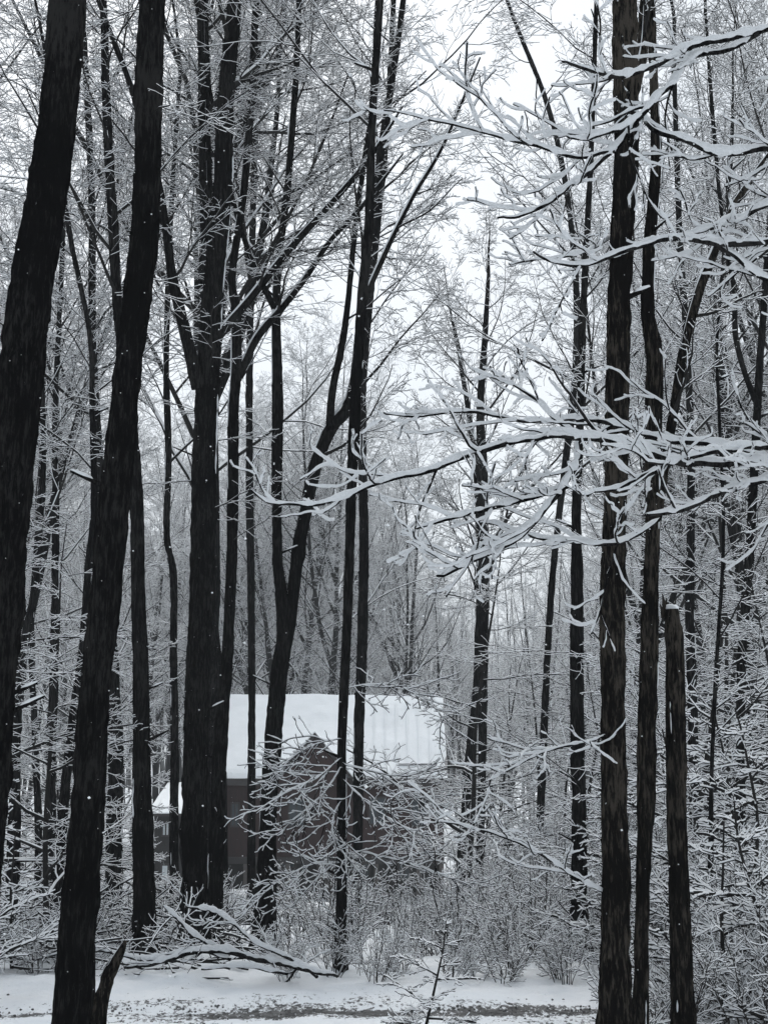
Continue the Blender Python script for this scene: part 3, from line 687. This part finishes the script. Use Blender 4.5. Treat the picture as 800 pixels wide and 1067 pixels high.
hero('upper-right far trunk with branches fanning into the sky gap', 24.0,
     [(560, 930, 9), (566, 780, 9), (575, 600, 8), (600, 380, 8), (596, 250, 7), (575, 130, 6), (540, 30, 5)], mat='bark_grey', H=17, k1=13, first=.45, seed=25, K=14, step=.07)

# snow cap and splintered top of the snapped trunk
def snow_lump(name, parent, c, rx, ry, rz, seed=0, mat='snow', n=14, m=20):
    th = np.linspace(0, pi, n)[:, None]; ph = np.arange(m)[None] / m * 2 * pi
    x = np.sin(th) * np.cos(ph); y = np.sin(th) * np.sin(ph); z = np.cos(th) + 0 * ph
    f = 1 + .16 * fbm(np.stack([x * 1.6 + seed + 9, y * 1.6 + 9, z * 1.6 + 9], -1), 3)
    z2 = np.where(z < 0, z * .35, z)
    V = np.stack([x * f * rx, y * f * ry, z2 * f * rz], -1).reshape(-1, 3) + np.array(c)
    i = np.arange(n - 1)[:, None] * m; k = np.arange(m)[None]; k2 = (k + 1) % m
    q = np.stack([i + k, i + m + k, i + m + k2, i + k2], -1).reshape(-1, 4)
    return put(name, parent, mesh_np(name, V, q, [MAT[mat]]))
tp = at(697, 636, 10.0) - np.array(T12.location)
for k, (dx, dy, h, r_) in enumerate(((-.035, -.02, .11, .018), (.02, -.03, .05, .014), (.035, .01, .075, .013), (-.01, .03, .09, .016), (-.045, .01, .045, .012))):
    c = tp + np.array([dx, dy, -.05])
    rows = [[*c, r_], [*(c + np.array([dx * .1, 0, h * .6 + .03])), r_ * .7], [*(c + np.array([dx * .35, 0, h + .05])), .002]]
    put('splinter', T12, trunk_mesh('splinter', rows, MAT['bark_brown'], 8, .02, .1, False, 70 + k))
snow_lump('snow_cap', T12, tp + np.array([.012, -.012, .005]), .048, .05, .035, 4)

# ------------------------------------------------------------------ big snow-laden branches reaching in from the right
def snow_branch(parent, name, pts, Y0, Y1, seed, loc, twk=9, snow=1.0, tl=.55, tws=(.0088, .0066, .0054), droop=.0, th=.62):
    """pts: pixels (x, y, snow thickness in px); from the thick end outwards"""
    global rng
    rng = np.random.default_rng(seed)
    rows = []
    for i, (px, py, wd) in enumerate(pts):
        Y = Y0 + (Y1 - Y0) * i / (len(pts) - 1); p = at(px, py, Y); rows.append([*(p - loc), wd / 2 * Y / F])
    rows = np.array(rows); q, l = polyn(rows, max(24, int(np.linalg.norm(rows[-1, :3] - rows[0, :3]) / .022)))
    n0 = lambda f, k: vnoise(np.stack([q[:, 0] * f + k * 9, q[:, 2] * f, q[:, 1] * f * .3 + seed], -1))
    q[1:-1, :3] += (.022 * np.stack([n0(2.6, k) for k in range(3)], -1) + .008 * np.stack([n0(9, k) for k in range(3)], -1))[1:-1]
    G = Geo(); SG = Geo(); r = q[:, 3]
    G.sweep(q[None, :, :3], (r * .52 * (1 + .12 * n0(14, 5)))[None], 0.0, 10)
    def rope(P, rr, ht, K):
        SG.sweep(P, rr, ht, K, -1, (0, 0))
    def taper(n): t = np.linspace(0, 1, n); return np.sqrt(np.clip(1 - (2 * t - 1) ** 12, 0, 1))
    wob = np.clip(.92 + .16 * n0(5, 1) + .52 * n0(13, 2) + .38 * n0(28, 3), .35, 1.6)
    s = q.copy(); s[:, 2] += r * .42; rr = r * th * wob * taper(len(q)) + 8e-4
    rope(s[None, :, :3], rr[None], (rr * .62 * snow)[None], 12)
    P, Rr, Ln = q[None, :, :3], (r * .52)[None], np.array([l])
    lev = [(twk, .06, .98, .78, tl / max(l, .1), 16, .105, .014 - droop, .62, .55, 6), (4, .12, .95, .75, .50, 10, .17, .02, .7, .5, 5), (1, .3, .95, .7, .42, 7, .13, .05, .7, .2, 4)]
    for li, (k, t0, t1, ang, ratio, n, wig, trop, rmul, fl, KK) in enumerate(lev):
        P, Rr, Ln = sprout(P, Rr, Ln, k, t0, t1, ang, ratio, n + 4, wig * .85, trop, rmul, .5, fl, .30, .0028, .5); n = n + 4
        P[:, -1] = P[:, -2] + (P[:, -1] - P[:, -2]) * .3; Rr = np.maximum(Rr, (.0050, .0036, .0028)[li]); G.sweep(P, Rr, 0.0, KK)
        tt = np.linspace(0, 1, n)[None]; T = norm(np.gradient(P, axis=1)); hz = smooth(.30, .85, np.sqrt(np.clip(1 - T[..., 2] ** 2, 0, 1)))
        nz = vnoise(np.stack([P[..., 0] * 22, P[..., 1] * 22, P[..., 2] * 22 + seed], -1)); nz2 = vnoise(np.stack([P[..., 0] * 50, P[..., 1] * 50, P[..., 2] * 50 + seed], -1))
        w_ = tws[li] * np.clip(1 + .42 * nz + .16 * nz2, .5, 1.6) * (.30 + .70 * hz) * np.where(tt > .999, .35, 1.0) * (1 - .15 * tt) + 6e-4
        Q = P.copy(); Q[..., 2] += Rr * .6 + w_ * .25
        rope(Q, w_, w_ * .50 * snow, 9)
    b = put(name, parent, G.mesh(name, [MAT['bark_grey'], MAT['bark_grey']])); put('snow', b, SG.mesh('snow', [MAT['bough_snow']]))
    return b
# the tree that carries them stands just outside the right edge of the photograph
loc = np.array([2.55, 7.6, float(terrain(2.55, 7.6))])
RT = thing('tree', 'tree outside the right edge whose snow-laden boughs hang across the view', 'tree', tuple(loc))
tk = [[0, 0, -.15, .14], [.02, .05, 1.5, .13], [-.02, .1, 3, .12], [.03, .12, 5, .11], [.1, .1, 7.5, .08], [.12, .2, 10, .05]]
put('trunk', RT, trunk_mesh('trunk', tk, MAT['bark_brown'], 36, .03, .1, True, 33))
LB = [
 # middle bough and its forks
 ([(960, 500, 13), (860, 492, 13), (800, 484, 13), (750, 487, 13), (712, 484, 12), (680, 470, 12), (655, 462, 12), (600, 452, 12), (565, 455, 12), (525, 465, 11), (475, 480, 10), (440, 495, 9), (395, 502, 8), (360, 517, 7), (320, 527, 6), (280, 522, 5), (260, 508, 3)], 7.6, 7.3, 12),
 ([(604, 458, 11), (603, 485, 11), (590, 508, 11), (570, 530, 10), (545, 556, 10), (512, 574, 9), (480, 590, 8), (455, 600, 5)], 7.55, 7.2, 6),
 ([(592, 506, 8), (560, 515, 8), (530, 522, 8), (500, 532, 8), (470, 543, 7), (434, 551, 4)], 7.5, 7.2, 4),
 ([(687, 541, 7), (672, 552, 8), (640, 567, 8), (600, 565, 8), (566, 563, 7), (520, 545, 6), (500, 545, 4)], 7.9, 7.5, 5),
 ([(870, 470, 10), (800, 498, 10), (770, 507, 10), (735, 522, 10), (700, 533, 9), (672, 536, 6)], 7.7, 7.4, 4),
 ([(860, 500, 12), (790, 478, 12), (740, 465, 11), (700, 462, 10), (650, 445, 9), (600, 436, 8), (555, 440, 7), (510, 432, 6), (470, 428, 6), (430, 433, 5), (400, 430, 4)], 7.9, 8.6, 8),
 ([(800, 466, 10), (760, 470, 10), (720, 478, 10), (690, 490, 10), (665, 500, 9), (640, 512, 7), (612, 517, 5)], 7.5, 7.2, 5),
 ([(600, 452, 8), (580, 438, 7), (560, 420, 6), (535, 405, 5), (512, 393, 3)], 7.6, 7.8, 4),
 # upper boughs
 ([(960, 0, 12), (860, 20, 12), (795, 33, 11), (760, 42, 11), (725, 47, 11), (680, 70, 10), (640, 80, 9), (600, 70, 7), (585, 64, 4)], 7.4, 7.0, 6),
 ([(800, 28, 11), (762, 52, 10), (725, 57, 10), (697, 90, 10), (672, 120, 10), (640, 155, 10), (600, 186, 9), (565, 212, 8), (535, 226, 6), (518, 227, 4)], 7.4, 6.9, 7),
 ([(940, 140, 12), (860, 150, 12), (800, 157, 12), (750, 163, 12), (722, 152, 10), (700, 146, 10), (682, 138, 9), (672, 128, 7)], 7.5, 7.2, 4),
 ([(668, 122, 8), (640, 138, 8), (612, 146, 7), (590, 142, 4)], 7.1, 6.9, 3),
 ([(640, 158, 7), (600, 165, 7), (550, 150, 7), (500, 136, 6), (450, 125, 5), (400, 115, 3)], 7.1, 6.9, 6),
 ([(940, 225, 12), (860, 240, 12), (800, 252, 12), (750, 252, 12), (700, 250, 10), (655, 260, 9), (610, 274, 8), (575, 272, 6), (555, 262, 4)], 7.5, 7.1, 6),
 ([(880, 200, 10), (800, 215, 10), (765, 230, 10), (735, 238, 9), (700, 250, 8)], 7.7, 7.5, 4),
 ([(900, 300, 10), (830, 300, 10), (790, 290, 10), (765, 268, 9), (745, 256, 7)], 7.6, 7.4, 3),
]
for i, (pts, a, b, tw) in enumerate(LB): snow_branch(RT, 'bough', pts, a, b, 100 + i, loc, int(tw * 1.3), tl=.50)

# lone snowy branches on the near right trunk
loc2 = np.array([0.0, 9.4, 0.0])
BT = [o for o in bpy.data.objects if o.get('label', '').startswith('tall straight bark-ridged')][0]
loc2 = np.array(BT.location)
snow_branch(BT, 'branch', [(x_, y_, w_ * .72) for x_, y_, w_ in [(632, 934, 7), (600, 916, 7), (560, 888, 7), (520, 872, 6), (480, 860, 5), (448, 853, 3)]], 9.62, 8.9, 140, loc2, 9, tl=.42, tws=(.0070, .0056, .0045))
snow_branch(BT, 'branch', [(x_, y_, w_ * .72) for x_, y_, w_ in [(630, 766, 6), (600, 776, 6), (570, 785, 6), (540, 798, 5), (505, 815, 3)]], 9.62, 9.0, 141, loc2, 7, tl=.42, tws=(.0070, .0056, .0045))
snow_branch(BT, 'branch', [(632, 250, 6), (610, 262, 6), (570, 268, 5), (530, 275, 3)], 9.62, 9.0, 142, loc2, 6, tl=.42, tws=(.0070, .0056, .0045))
# fan of snowy layers hanging in front of the house, carried by the thin trunk
FT = [o for o in bpy.data.objects if o.get('label', '').startswith('thin dark trunk standing')][0]; l3 = np.array(FT.location)
FAN = [[(356, 790, 5), (330, 812, 5), (300, 826, 5), (262, 846, 3)], [(357, 800, 5), (338, 828, 5), (315, 850, 4), (290, 870, 3)], [(357, 795, 5), (392, 806, 5), (425, 826, 5), (462, 842, 3)],
       [(357, 812, 5), (385, 838, 5), (415, 858, 4), (446, 872, 3)], [(356, 770, 4), (330, 776, 4), (305, 790, 3), (286, 800, 2)], 
       [(357, 905, 6), (370, 888, 6), (400, 892, 5), (440, 905, 5), (490, 925, 3)], [(356, 900, 5), (330, 900, 5), (300, 912, 4), (264, 938, 3)], [(356, 835, 5), (345, 858, 5), (352, 884, 4), (372, 905, 3)],
       [(357, 720, 3), (400, 712, 3), (440, 725, 3), (470, 760, 2)]]
for i, p in enumerate(FAN): snow_branch(FT, 'branch', [(a, b_, w_ * .5) for a, b_, w_ in p], 14.0, 13.0 + (i % 3) * .9, 160 + i, l3, 15, tl=.46, droop=.03, tws=(.0048, .0041, .0035))

# ------------------------------------------------------------------ fallen limb, leaning snag, boulder
def fallen():
    base = at(240, 995, 14.2); lc = np.array([base[0], 13.4, float(terrain(base[0], 13.4))])
    o = thing('fallen_branch', 'long fallen limb capped with snow lying beyond the lane, lower left', 'fallen branch', tuple(lc))
    for i, (p, a, b) in enumerate([([(352, 1018, 5), (320, 1012, 8), (290, 1003, 9), (240, 993, 9), (210, 992, 8), (175, 1003, 7), (130, 1008, 5)], 13.6, 14.6),
              ([(330, 1018, 6), (300, 998, 6), (262, 978, 5), (228, 952, 5), (194, 944, 3)], 13.7, 14.3), ([(232, 992, 6), (205, 975, 6), (185, 955, 5), (170, 944, 3)], 14.2, 14.6),
              ([(240, 1000, 6), (200, 990, 6), (150, 1000, 5), (100, 990, 5), (40, 1000, 3)], 14.1, 14.9), ([(300, 1015, 5), (255, 1008, 5), (210, 1010, 3)], 13.8, 14.0)]):
        snow_branch(o, 'limb', [(x_, y_, w_ * 1.1) for x_, y_, w_ in p], a - .75, b - .85, 200 + i, lc, (2, 3, 2, 2, 1)[i], tl=.36, tws=(.0065, .0052, .004))
    return o
fallen()
def snag():
    b = at(104, 1072, 9.8); lc = np.array([b[0], 9.8, float(terrain(b[0], 9.8))])
    o = thing('stump', 'short splintered stump leaning against the foot of the second left trunk', 'stump', tuple(lc))
    rows = [[*(at(px, py, 9.8 + dy) - lc), wd / 2 * 10 / F] for px, py, wd, dy in ((101, 1085, 15, 0), (105, 1050, 13, 0), (112, 1022, 12, .04), (121, 1002, 10, .05), (127, 990, 7, .06), (131, 980, 2.5, .08))]
    put('stem', o, trunk_mesh('stem', rows, MAT['bark_brown'], 28, .008, .30, False, 61, .16))
    G = Geo(); q, l = polyn(np.array(rows), 30); q[:, 0] -= q[:, 3] * .8; q[:, 2] += q[:, 3] * .4
    r = .006 + .006 * np.abs(vnoise(np.stack([q[:, 2] * 9, q[:, 0] * 5, q[:, 0] * 0], -1))); r[-1] = r[0] = .001
    G.sweep(q[None, :, :3], r[None], 0, 7, -1, (0, 0)); put('snow', o, G.mesh('snow', [MAT['snow']]))
snag()
def boulder(px, py, Y, rx, rz, label, seed):
    p = at(px, py, Y); g = float(terrain(p[0], Y)); o = thing('boulder', label, 'rock', (p[0], Y, g))
    snow_lump('rock', o, (0, 0, .02), rx, rx * .8, rz, seed, 'stone'); snow_lump('snow_cap', o, (.02, .0, rz * .38), rx * .97, rx * .8, rz * .85, seed + 1)
boulder(254, 948, 26, .42, .52, 'rounded snow-capped boulder at the foot of the split trunk before the house', 5)
boulder(330, 930, 40, 1.3, .55, 'long low snow-covered mound in front of the house porch', 8)
boulder(420, 935, 38, .9, .42, 'smaller snow-covered mound below the right half of the house', 12)

# ------------------------------------------------------------------ forest of copies
protos = [forest_tree(20, .17, 301, first=.36), forest_tree(21, .19, 302, fork=True, first=.38), forest_tree(18, .13, 303, first=.30), forest_tree(22, .2, 304, fork=True, first=.42, dens=1.1),
          forest_tree(17, .12, 305, first=.28, lean=.05), forest_tree(19, .15, 306, fork=True, first=.3), forest_tree(20, .14, 307, first=.45), forest_tree(16, .10, 308, first=.25)]
rs = random.Random(5)
placed = [(o.location.x, o.location.y) for o in bpy.data.objects if o.parent is None and o.get('category') == 'tree']
def ok(x, y, d):
    if -9.5 < x < 3.4 and 30 < y < 61: return False            # clearing round the house
    if 8 < y < 14: return False
    return all((x - a) ** 2 + (y - b) ** 2 > d * d for a, b in placed)
def zone(x, y):
    px = 400 + x / y * F; far = y > 62
    if far:
        return ('hazy far tree behind and left of the house' if px < 215 else 'hazy far tree straight behind the house roof' if px < 470 else
                'hazy far tree between the house and the near right trunks' if px < 625 else 'hazy far tree beyond the near right trunks')
    return ('bare snow-dusted tree in the middle woods, left of the house' if px < 215 else 'bare snow-dusted tree in the middle woods near the house' if px < 470 else
            'bare snow-dusted tree in the middle woods, between house and near right trunks' if px < 625 else 'bare snow-dusted tree in the middle woods beyond the near right trunks')
def forest(n, y0, y1, dmin, pw=1.0, gap=True):
    c = 0; tries = 0
    while c < n and tries < n * 60:
        tries += 1
        y = y0 + (y1 - y0) * rs.random() ** pw; x = rs.uniform(-1, 1) * (.31 * y + 2.5)
        px = 400 + x / y * F
        if not ok(x, y, dmin) or (158 < px < 194 and y < 47) or (425 < px < 712 and y < 34) or (425 < px < 645 and y < 56): continue
        if gap and 425 < px < 595 and y < 80 and rs.random() < .92: continue      # the sky gap
        k = rs.randrange(len(protos)); s = rs.uniform(.82, 1.12)
        if gap and 425 < px < 595: s *= .58
        if 235 < px < 355 and y > 60: s *= 1.12
        placed.append((x, y)); c += 1
        tr, cr_ = protos[k]; lb = zone(x, y)
        plant('tree', lb, 'tree', [('trunk', tr), ('crown', cr_)], (x, y, float(terrain(x, y))), rs.random() * 6.28, s, 'trees of the ' + ('far' if y > 62 else 'middle') + ' woods', (rs.uniform(-.04, .04), rs.uniform(-.04, .04)))
forest(16, 19, 36, 1.7)
forest(40, 34, 66, 2.2)
forest(112, 62, 125, 2.4)

for px, y, k, s_ in ((312, 44, 1, 1.0), (338, 62, 3, 1.05), (286, 66, 0, 1.1), (322, 80, 5, 1.15), (300, 90, 3, 1.1), (352, 72, 6, 1.05), (452, 74, 0, .85), (548, 84, 7, .95), (474, 96, 2, .9), (522, 88, 4, .8), (572, 78, 2, .95), (430, 90, 5, 1.0)):
    x = (px - 400) / F * y
    if 30 < y < 61: y = 63.5; x = (px - 400) / F * y
    placed.append((x, y)); plant('tree', 'x', 'tree', [('trunk', protos[k][0]), ('crown', protos[k][1])], (x, y, float(terrain(x, y))), rs.random() * 6.28, s_, 'trees of the far woods')
# far-off wood: too many to count, one mass
def far_wood():
    global rng
    rng = np.random.default_rng(77); G = Geo(); n = 520
    y = 125 + 95 * rng.random(n) ** 1.2; x = rng.uniform(-1, 1, n) * (.33 * y + 4); z = terrain(x, y) - .3
    H = rng.uniform(15, 23, n); P = walk(np.stack([x, y, z], -1), np.stack([rng.normal(0, .03, n), rng.normal(0, .03, n), np.ones(n)], -1), H, 9, .03, .02)
    Rr = rng.uniform(.12, .24, n)[:, None] * np.linspace(1, .15, 9)[None]; G.sweep(P, Rr, .03, 5)
    grow(G, P, Rr, H, [(16, .2, .98, .7, .28, 5, .1, .05, .4, 0, 4), (6, .2, .97, .7, .5, 3, .12, .03, .6, 0, 4), (4, .2, .97, .7, .55, 2, .12, .03, .7, 0, 3)], .03)
    o = put('distant_woods', None, G.mesh('distant_woods', [MAT['twig_bark'], MAT['twig_snow']])); tag(o, kind='stuff')
far_wood()

# ------------------------------------------------------------------ understory saplings and shrubs
sap = [understory_tree(5.5, 401), understory_tree(7, 402, 1.1), understory_tree(4, 403, droop=.02), understory_tree(6, 404, 1.2, .01), understory_tree(3, 405, .8)]
def side_word(px): return 'left woods' if px < 215 else 'ground before the house' if px < 470 else 'gap right of the house' if px < 625 else 'right woods'
def saplings(n, y0, y1, x0, x1, dmin=.8, ks=None, smin=.7, smax=1.15):
    c = 0; tries = 0
    while c < n and tries < n * 50:
        tries += 1
        px = rs.uniform(x0, x1); y = rs.uniform(y0, y1); x = (px - 400) / F * y
        if -9 < x < 3.2 and y > 44 and y < 60: continue
        if y < 14 and y > 8.6: continue
        if any((x - a) ** 2 + (y - b) ** 2 < dmin * dmin for a, b in placed): continue
        if (120 < px < 225 or 18 < px < 50) and 16 < y < 46: continue
        k = rs.choice(ks) if ks else rs.randrange(5); placed.append((x, y)); c += 1
        near = 'near' if y < 20 else 'more distant'
        plant('sapling', '%s slender sapling with snow-laden side branches in the %s' % (near, side_word(px)), 'sapling', [('stem', sap[k][0]), ('branches', sap[k][1])],
              (x, y, float(terrain(x, y))), rs.random() * 6.28, rs.uniform(smin, smax), 'saplings under the tall trees')
saplings(8, 15, 28, -20, 80); saplings(6, 18, 30, 60, 119, ks=[2, 4]); saplings(13, 14.5, 30, 640, 830); saplings(8, 22, 34, 480, 640, ks=[2, 4, 0]); saplings(5, 30, 60, 0, 110); saplings(16, 30, 60, 480, 820)


shr = [shrub(1.5, 501), shrub(1.1, 502, 12, .7), shrub(1.8, 503, 20, .35), shrub(.8, 504, 10, .9), shrub(1.3, 505, 14, .6, .020)]
def shrubs(n, y0, y1, x0, x1, ks, smin=.7, smax=1.2, dmin=.35):
    c = 0; tries = 0
    while c < n and tries < n * 50:
        tries += 1
        px = rs.uniform(x0, x1); y = rs.uniform(y0, y1); x = (px - 400) / F * y
        if any((x - a) ** 2 + (y - b) ** 2 < dmin * dmin for a, b in placed): continue
        if (130 < px < 215 or 18 < px < 50) and 15.5 < y < 46: continue
        k = rs.choice(ks); placed.append((x, y)); c += 1
        plant('shrub', '%s bare snow-dusted shrub in the %s' % ('near' if y < 17 else 'more distant', side_word(px)), 'shrub', [('stems', shr[k][0]), ('twigs', shr[k][1])],
              (x, y, float(terrain(x, y)) - .02), rs.random() * 6.28, rs.uniform(smin, smax), 'bare shrubs of the undergrowth')
shrubs(26, 14.3, 24, 285, 620, [1, 3, 4], .6, .95); shrubs(7, 16, 24, 455, 620, [0, 4, 2], .7, 1.0); shrubs(16, 13.7, 20, -20, 240, [1, 3], .5, .85); shrubs(16, 13.1, 14.2, 290, 620, [3, 1], .4, .65, .25); shrubs(16, 10.2, 14, 690, 830, [1, 3, 4, 0], .6, 1.0); shrubs(22, 14, 24, 615, 830, [0, 1, 4, 2])
shrubs(7, 24, 36, -10, 215, [1, 3]); shrubs(14, 24, 36, 470, 820, [0, 2, 4]); shrubs(7, 24, 32, 290, 480, [3, 1], .5, .7)
shrubs(5, 10.3, 11.2, 645, 700, [3, 1], .5, .8)

hv = [understory_tree(2.4, 461, 1.3, .02, .030), understory_tree(1.7, 462, 1.2, .03, .028)]
for px, y, k, sc_ in ((700, 12.2, 0, 1), (742, 11.4, 1, 1), (786, 12.8, 0, 1.1), (815, 10.8, 1, 1.1), (765, 15.5, 0, 1.2), (655, 13.9, 1, .9), (625, 14.8, 0, .8), (28, 14.4, 1, .9), (-12, 12.6, 0, .9), (730, 18, 0, 1.3), (800, 19, 0, 1.4)):
    x = (px - 400) / F * y; placed.append((x, y))
    plant('sapling', 'x', 'sapling', [('stem', hv[k][0]), ('branches', hv[k][1])], (x, y, float(terrain(x, y))), rs.random() * 6.28, sc_, 'saplings under the tall trees')

# small seedling in the lane in front
p = at(437, 1072, 9.8); plant('seedling', 'knee-high seedling with snowy twigs standing in the lane, lower middle', 'sapling', [('stem', hv[1][0]), ('branches', hv[1][1])], (p[0], 9.8, float(terrain(p[0], 9.8))), .4, .60, None)

# every countable background thing is named by its gap between two landmarks and its order in depth
MARKS = [(-400, 'the left edge'), (12, 'the far-left giant trunk'), (85, 'the second leaning trunk'), (149, 'the third left trunk'), (208, 'the big forked trunk'), (280, 'the split leaning trunk'),
         (357, 'the thin house-front trunk'), (492, 'the crossing pair'), (603, 'the lone medium trunk'), (641, 'the ridged trunk'), (706, 'the snapped trunk'), (773, 'the right-edge trunk'), (1200, 'the right edge')]
ORD = ['nearest', 'second nearest', 'third nearest', 'fourth nearest', 'fifth nearest', 'sixth nearest', 'seventh nearest', 'eighth nearest', 'ninth nearest', 'tenth nearest', 'eleventh nearest', 'twelfth nearest'] + [w + ' nearest' for w in 'thirteenth fourteenth fifteenth sixteenth seventeenth eighteenth nineteenth twentieth twenty-first twenty-second twenty-third twenty-fourth twenty-fifth twenty-sixth twenty-seventh twenty-eighth twenty-ninth thirtieth thirty-first thirty-second thirty-third thirty-fourth thirty-fifth'.split()]
def relabel():
    bins = {}
    for o in bpy.data.objects:
        if o.parent or not o.get('group'): continue
        px = 400 + o.location.x / o.location.y * F
        gi = max(i for i, (m, _) in enumerate(MARKS) if m <= max(px, -399)); gi = min(gi, len(MARKS) - 2)
        bins.setdefault((o['group'], gi), []).append(o)
    for (g, gi), os_ in bins.items():
        os_.sort(key=lambda o: o.location.y); a, b = MARKS[gi][1], MARKS[gi + 1][1]
        for i, o in enumerate(os_):
            o_ = ORD[i] if i < len(ORD) else None
            far = {'trees of the far woods': 'hazy far tree', 'trees of the middle woods': 'mid-distance bare tree', 'saplings under the tall trees': 'snowy sapling', 'bare shrubs of the undergrowth': 'bare snowy shrub'}[g]
            if len(a.split() + b.split()) > 8: pass
            o['label'] = ('%s %s between %s and %s' % (o_, far, a, b)) if o_ else ('one of the farthest %ss between %s and %s' % (far, a, b))
relabel()

# fallen twigs and brush on the ground, uncountable
def brush():
    global rng
    rng = np.random.default_rng(91); G = Geo(); n = 520
    px = np.where(rng.random(n) < .55, rng.uniform(-60, 240, n), rng.uniform(600, 860, n)); y = rng.uniform(13.9, 20, n) ; x = (px - 400) / F * y
    P0 = np.stack([x, y, terrain(x, y) + rng.uniform(0, .35, n)], -1); a = rng.random(n) * 6.28
    D = np.stack([np.cos(a), np.sin(a) * .5, rng.normal(0.05, .25, n)], -1); Ln = rng.uniform(.3, 1.2, n)
    P = walk(P0, D, Ln, 7, .17, -.01); Rr = rng.uniform(.003, .008, n)[:, None] * np.linspace(1, .5, 7)[None]
    P[..., 2] = np.maximum(P[..., 2], terrain(P[..., 0], P[..., 1]) + .02)
    G.sweep(P, Rr, .016, 6); grow(G, P, Rr, Ln, [(5, .1, .95, .75, .4, 4, .14, .02, .7, .3, 4), (3, .1, .95, .75, .5, 3, .14, 0, .8, .2, 4)], .014)
    n = 2600; y = rng.uniform(13.3, 24, n); px = rng.uniform(-40, 840, n); x = (px - 400) / F * y; kp = vnoise(np.stack([x * 1.1, y * .7, x * 0 + 31], -1)) > .12; x, y = x[kp], y[kp]; n = len(x)         # dry stalks
    P = walk(np.stack([x, y, terrain(x, y) - .03], -1), np.stack([rng.normal(0, .2, n), rng.normal(0, .2, n), np.ones(n)], -1), rng.uniform(.2, .75, n), 5, .12, 0)
    G.sweep(P, np.full((n, 5), .0028), .006, 4)
    o = put('brushwood', None, G.mesh('brushwood', [MAT['twig_bark'], MAT['twig_snow']])); tag(o, kind='stuff')
brush()
def stones():
    global rng
    rng = np.random.default_rng(12); n = 700; V = []; Q = []
    base = np.array([(1, 0, 0), (0, 1, 0), (-1, 0, 0), (0, -1, 0), (0, 0, 1), (0, 0, -1)], float)
    x = rng.uniform(-3.6, 2.2, n); y = np.where(rng.random(n) < .7, rng.normal(11.9, .42, n), rng.normal(9.9, .2, n)); s = rng.uniform(.005, .016, n)
    G = Geo()
    a = rng.random(n) * 3.14; d = np.stack([np.cos(a), np.sin(a), a * 0], -1); c = np.stack([x, y, terrain(x, y) - .02 + s * .3], -1)
    P = np.stack([c - d * s[:, None], c - d * (s * .5)[:, None], c + d * (s * .4)[:, None], c + d * s[:, None]], 1)
    Rr = s[:, None] * np.array([.05, .7, .8, .05])[None] * rng.uniform(.6, 1, (n, 4)); G.sweep(P, Rr, 0, 6)
    o = put('gravel', None, G.mesh('gravel', [MAT['stone'], MAT['stone']], False)); tag(o, kind='stuff')
stones()
def flakes():
    global rng
    rng = np.random.default_rng(13); n = 3000; G = Geo()
    y = 2.5 + 24 * rng.random(n) ** .7; px = rng.uniform(-30, 830, n); py = rng.uniform(-20, 1080, n)
    c = np.array([at(a, b, d) for a, b, d in zip(px, py, y)]); c = c[c[:, 2] > .05]; n = len(c); s = rng.uniform(.0014, .0038, n)
    P = c[:, None, :] + np.array([[-1, 0, .2], [0, 0, 0], [1, 0, -.2]])[None] * s[:, None, None]; G.sweep(P, s[:, None] * np.array([.1, 1, .1])[None], 0, 5)
    o = put('falling_snow', None, G.mesh('falling_snow', [MAT['snow'], MAT['snow']])); tag(o, kind='stuff')
flakes()
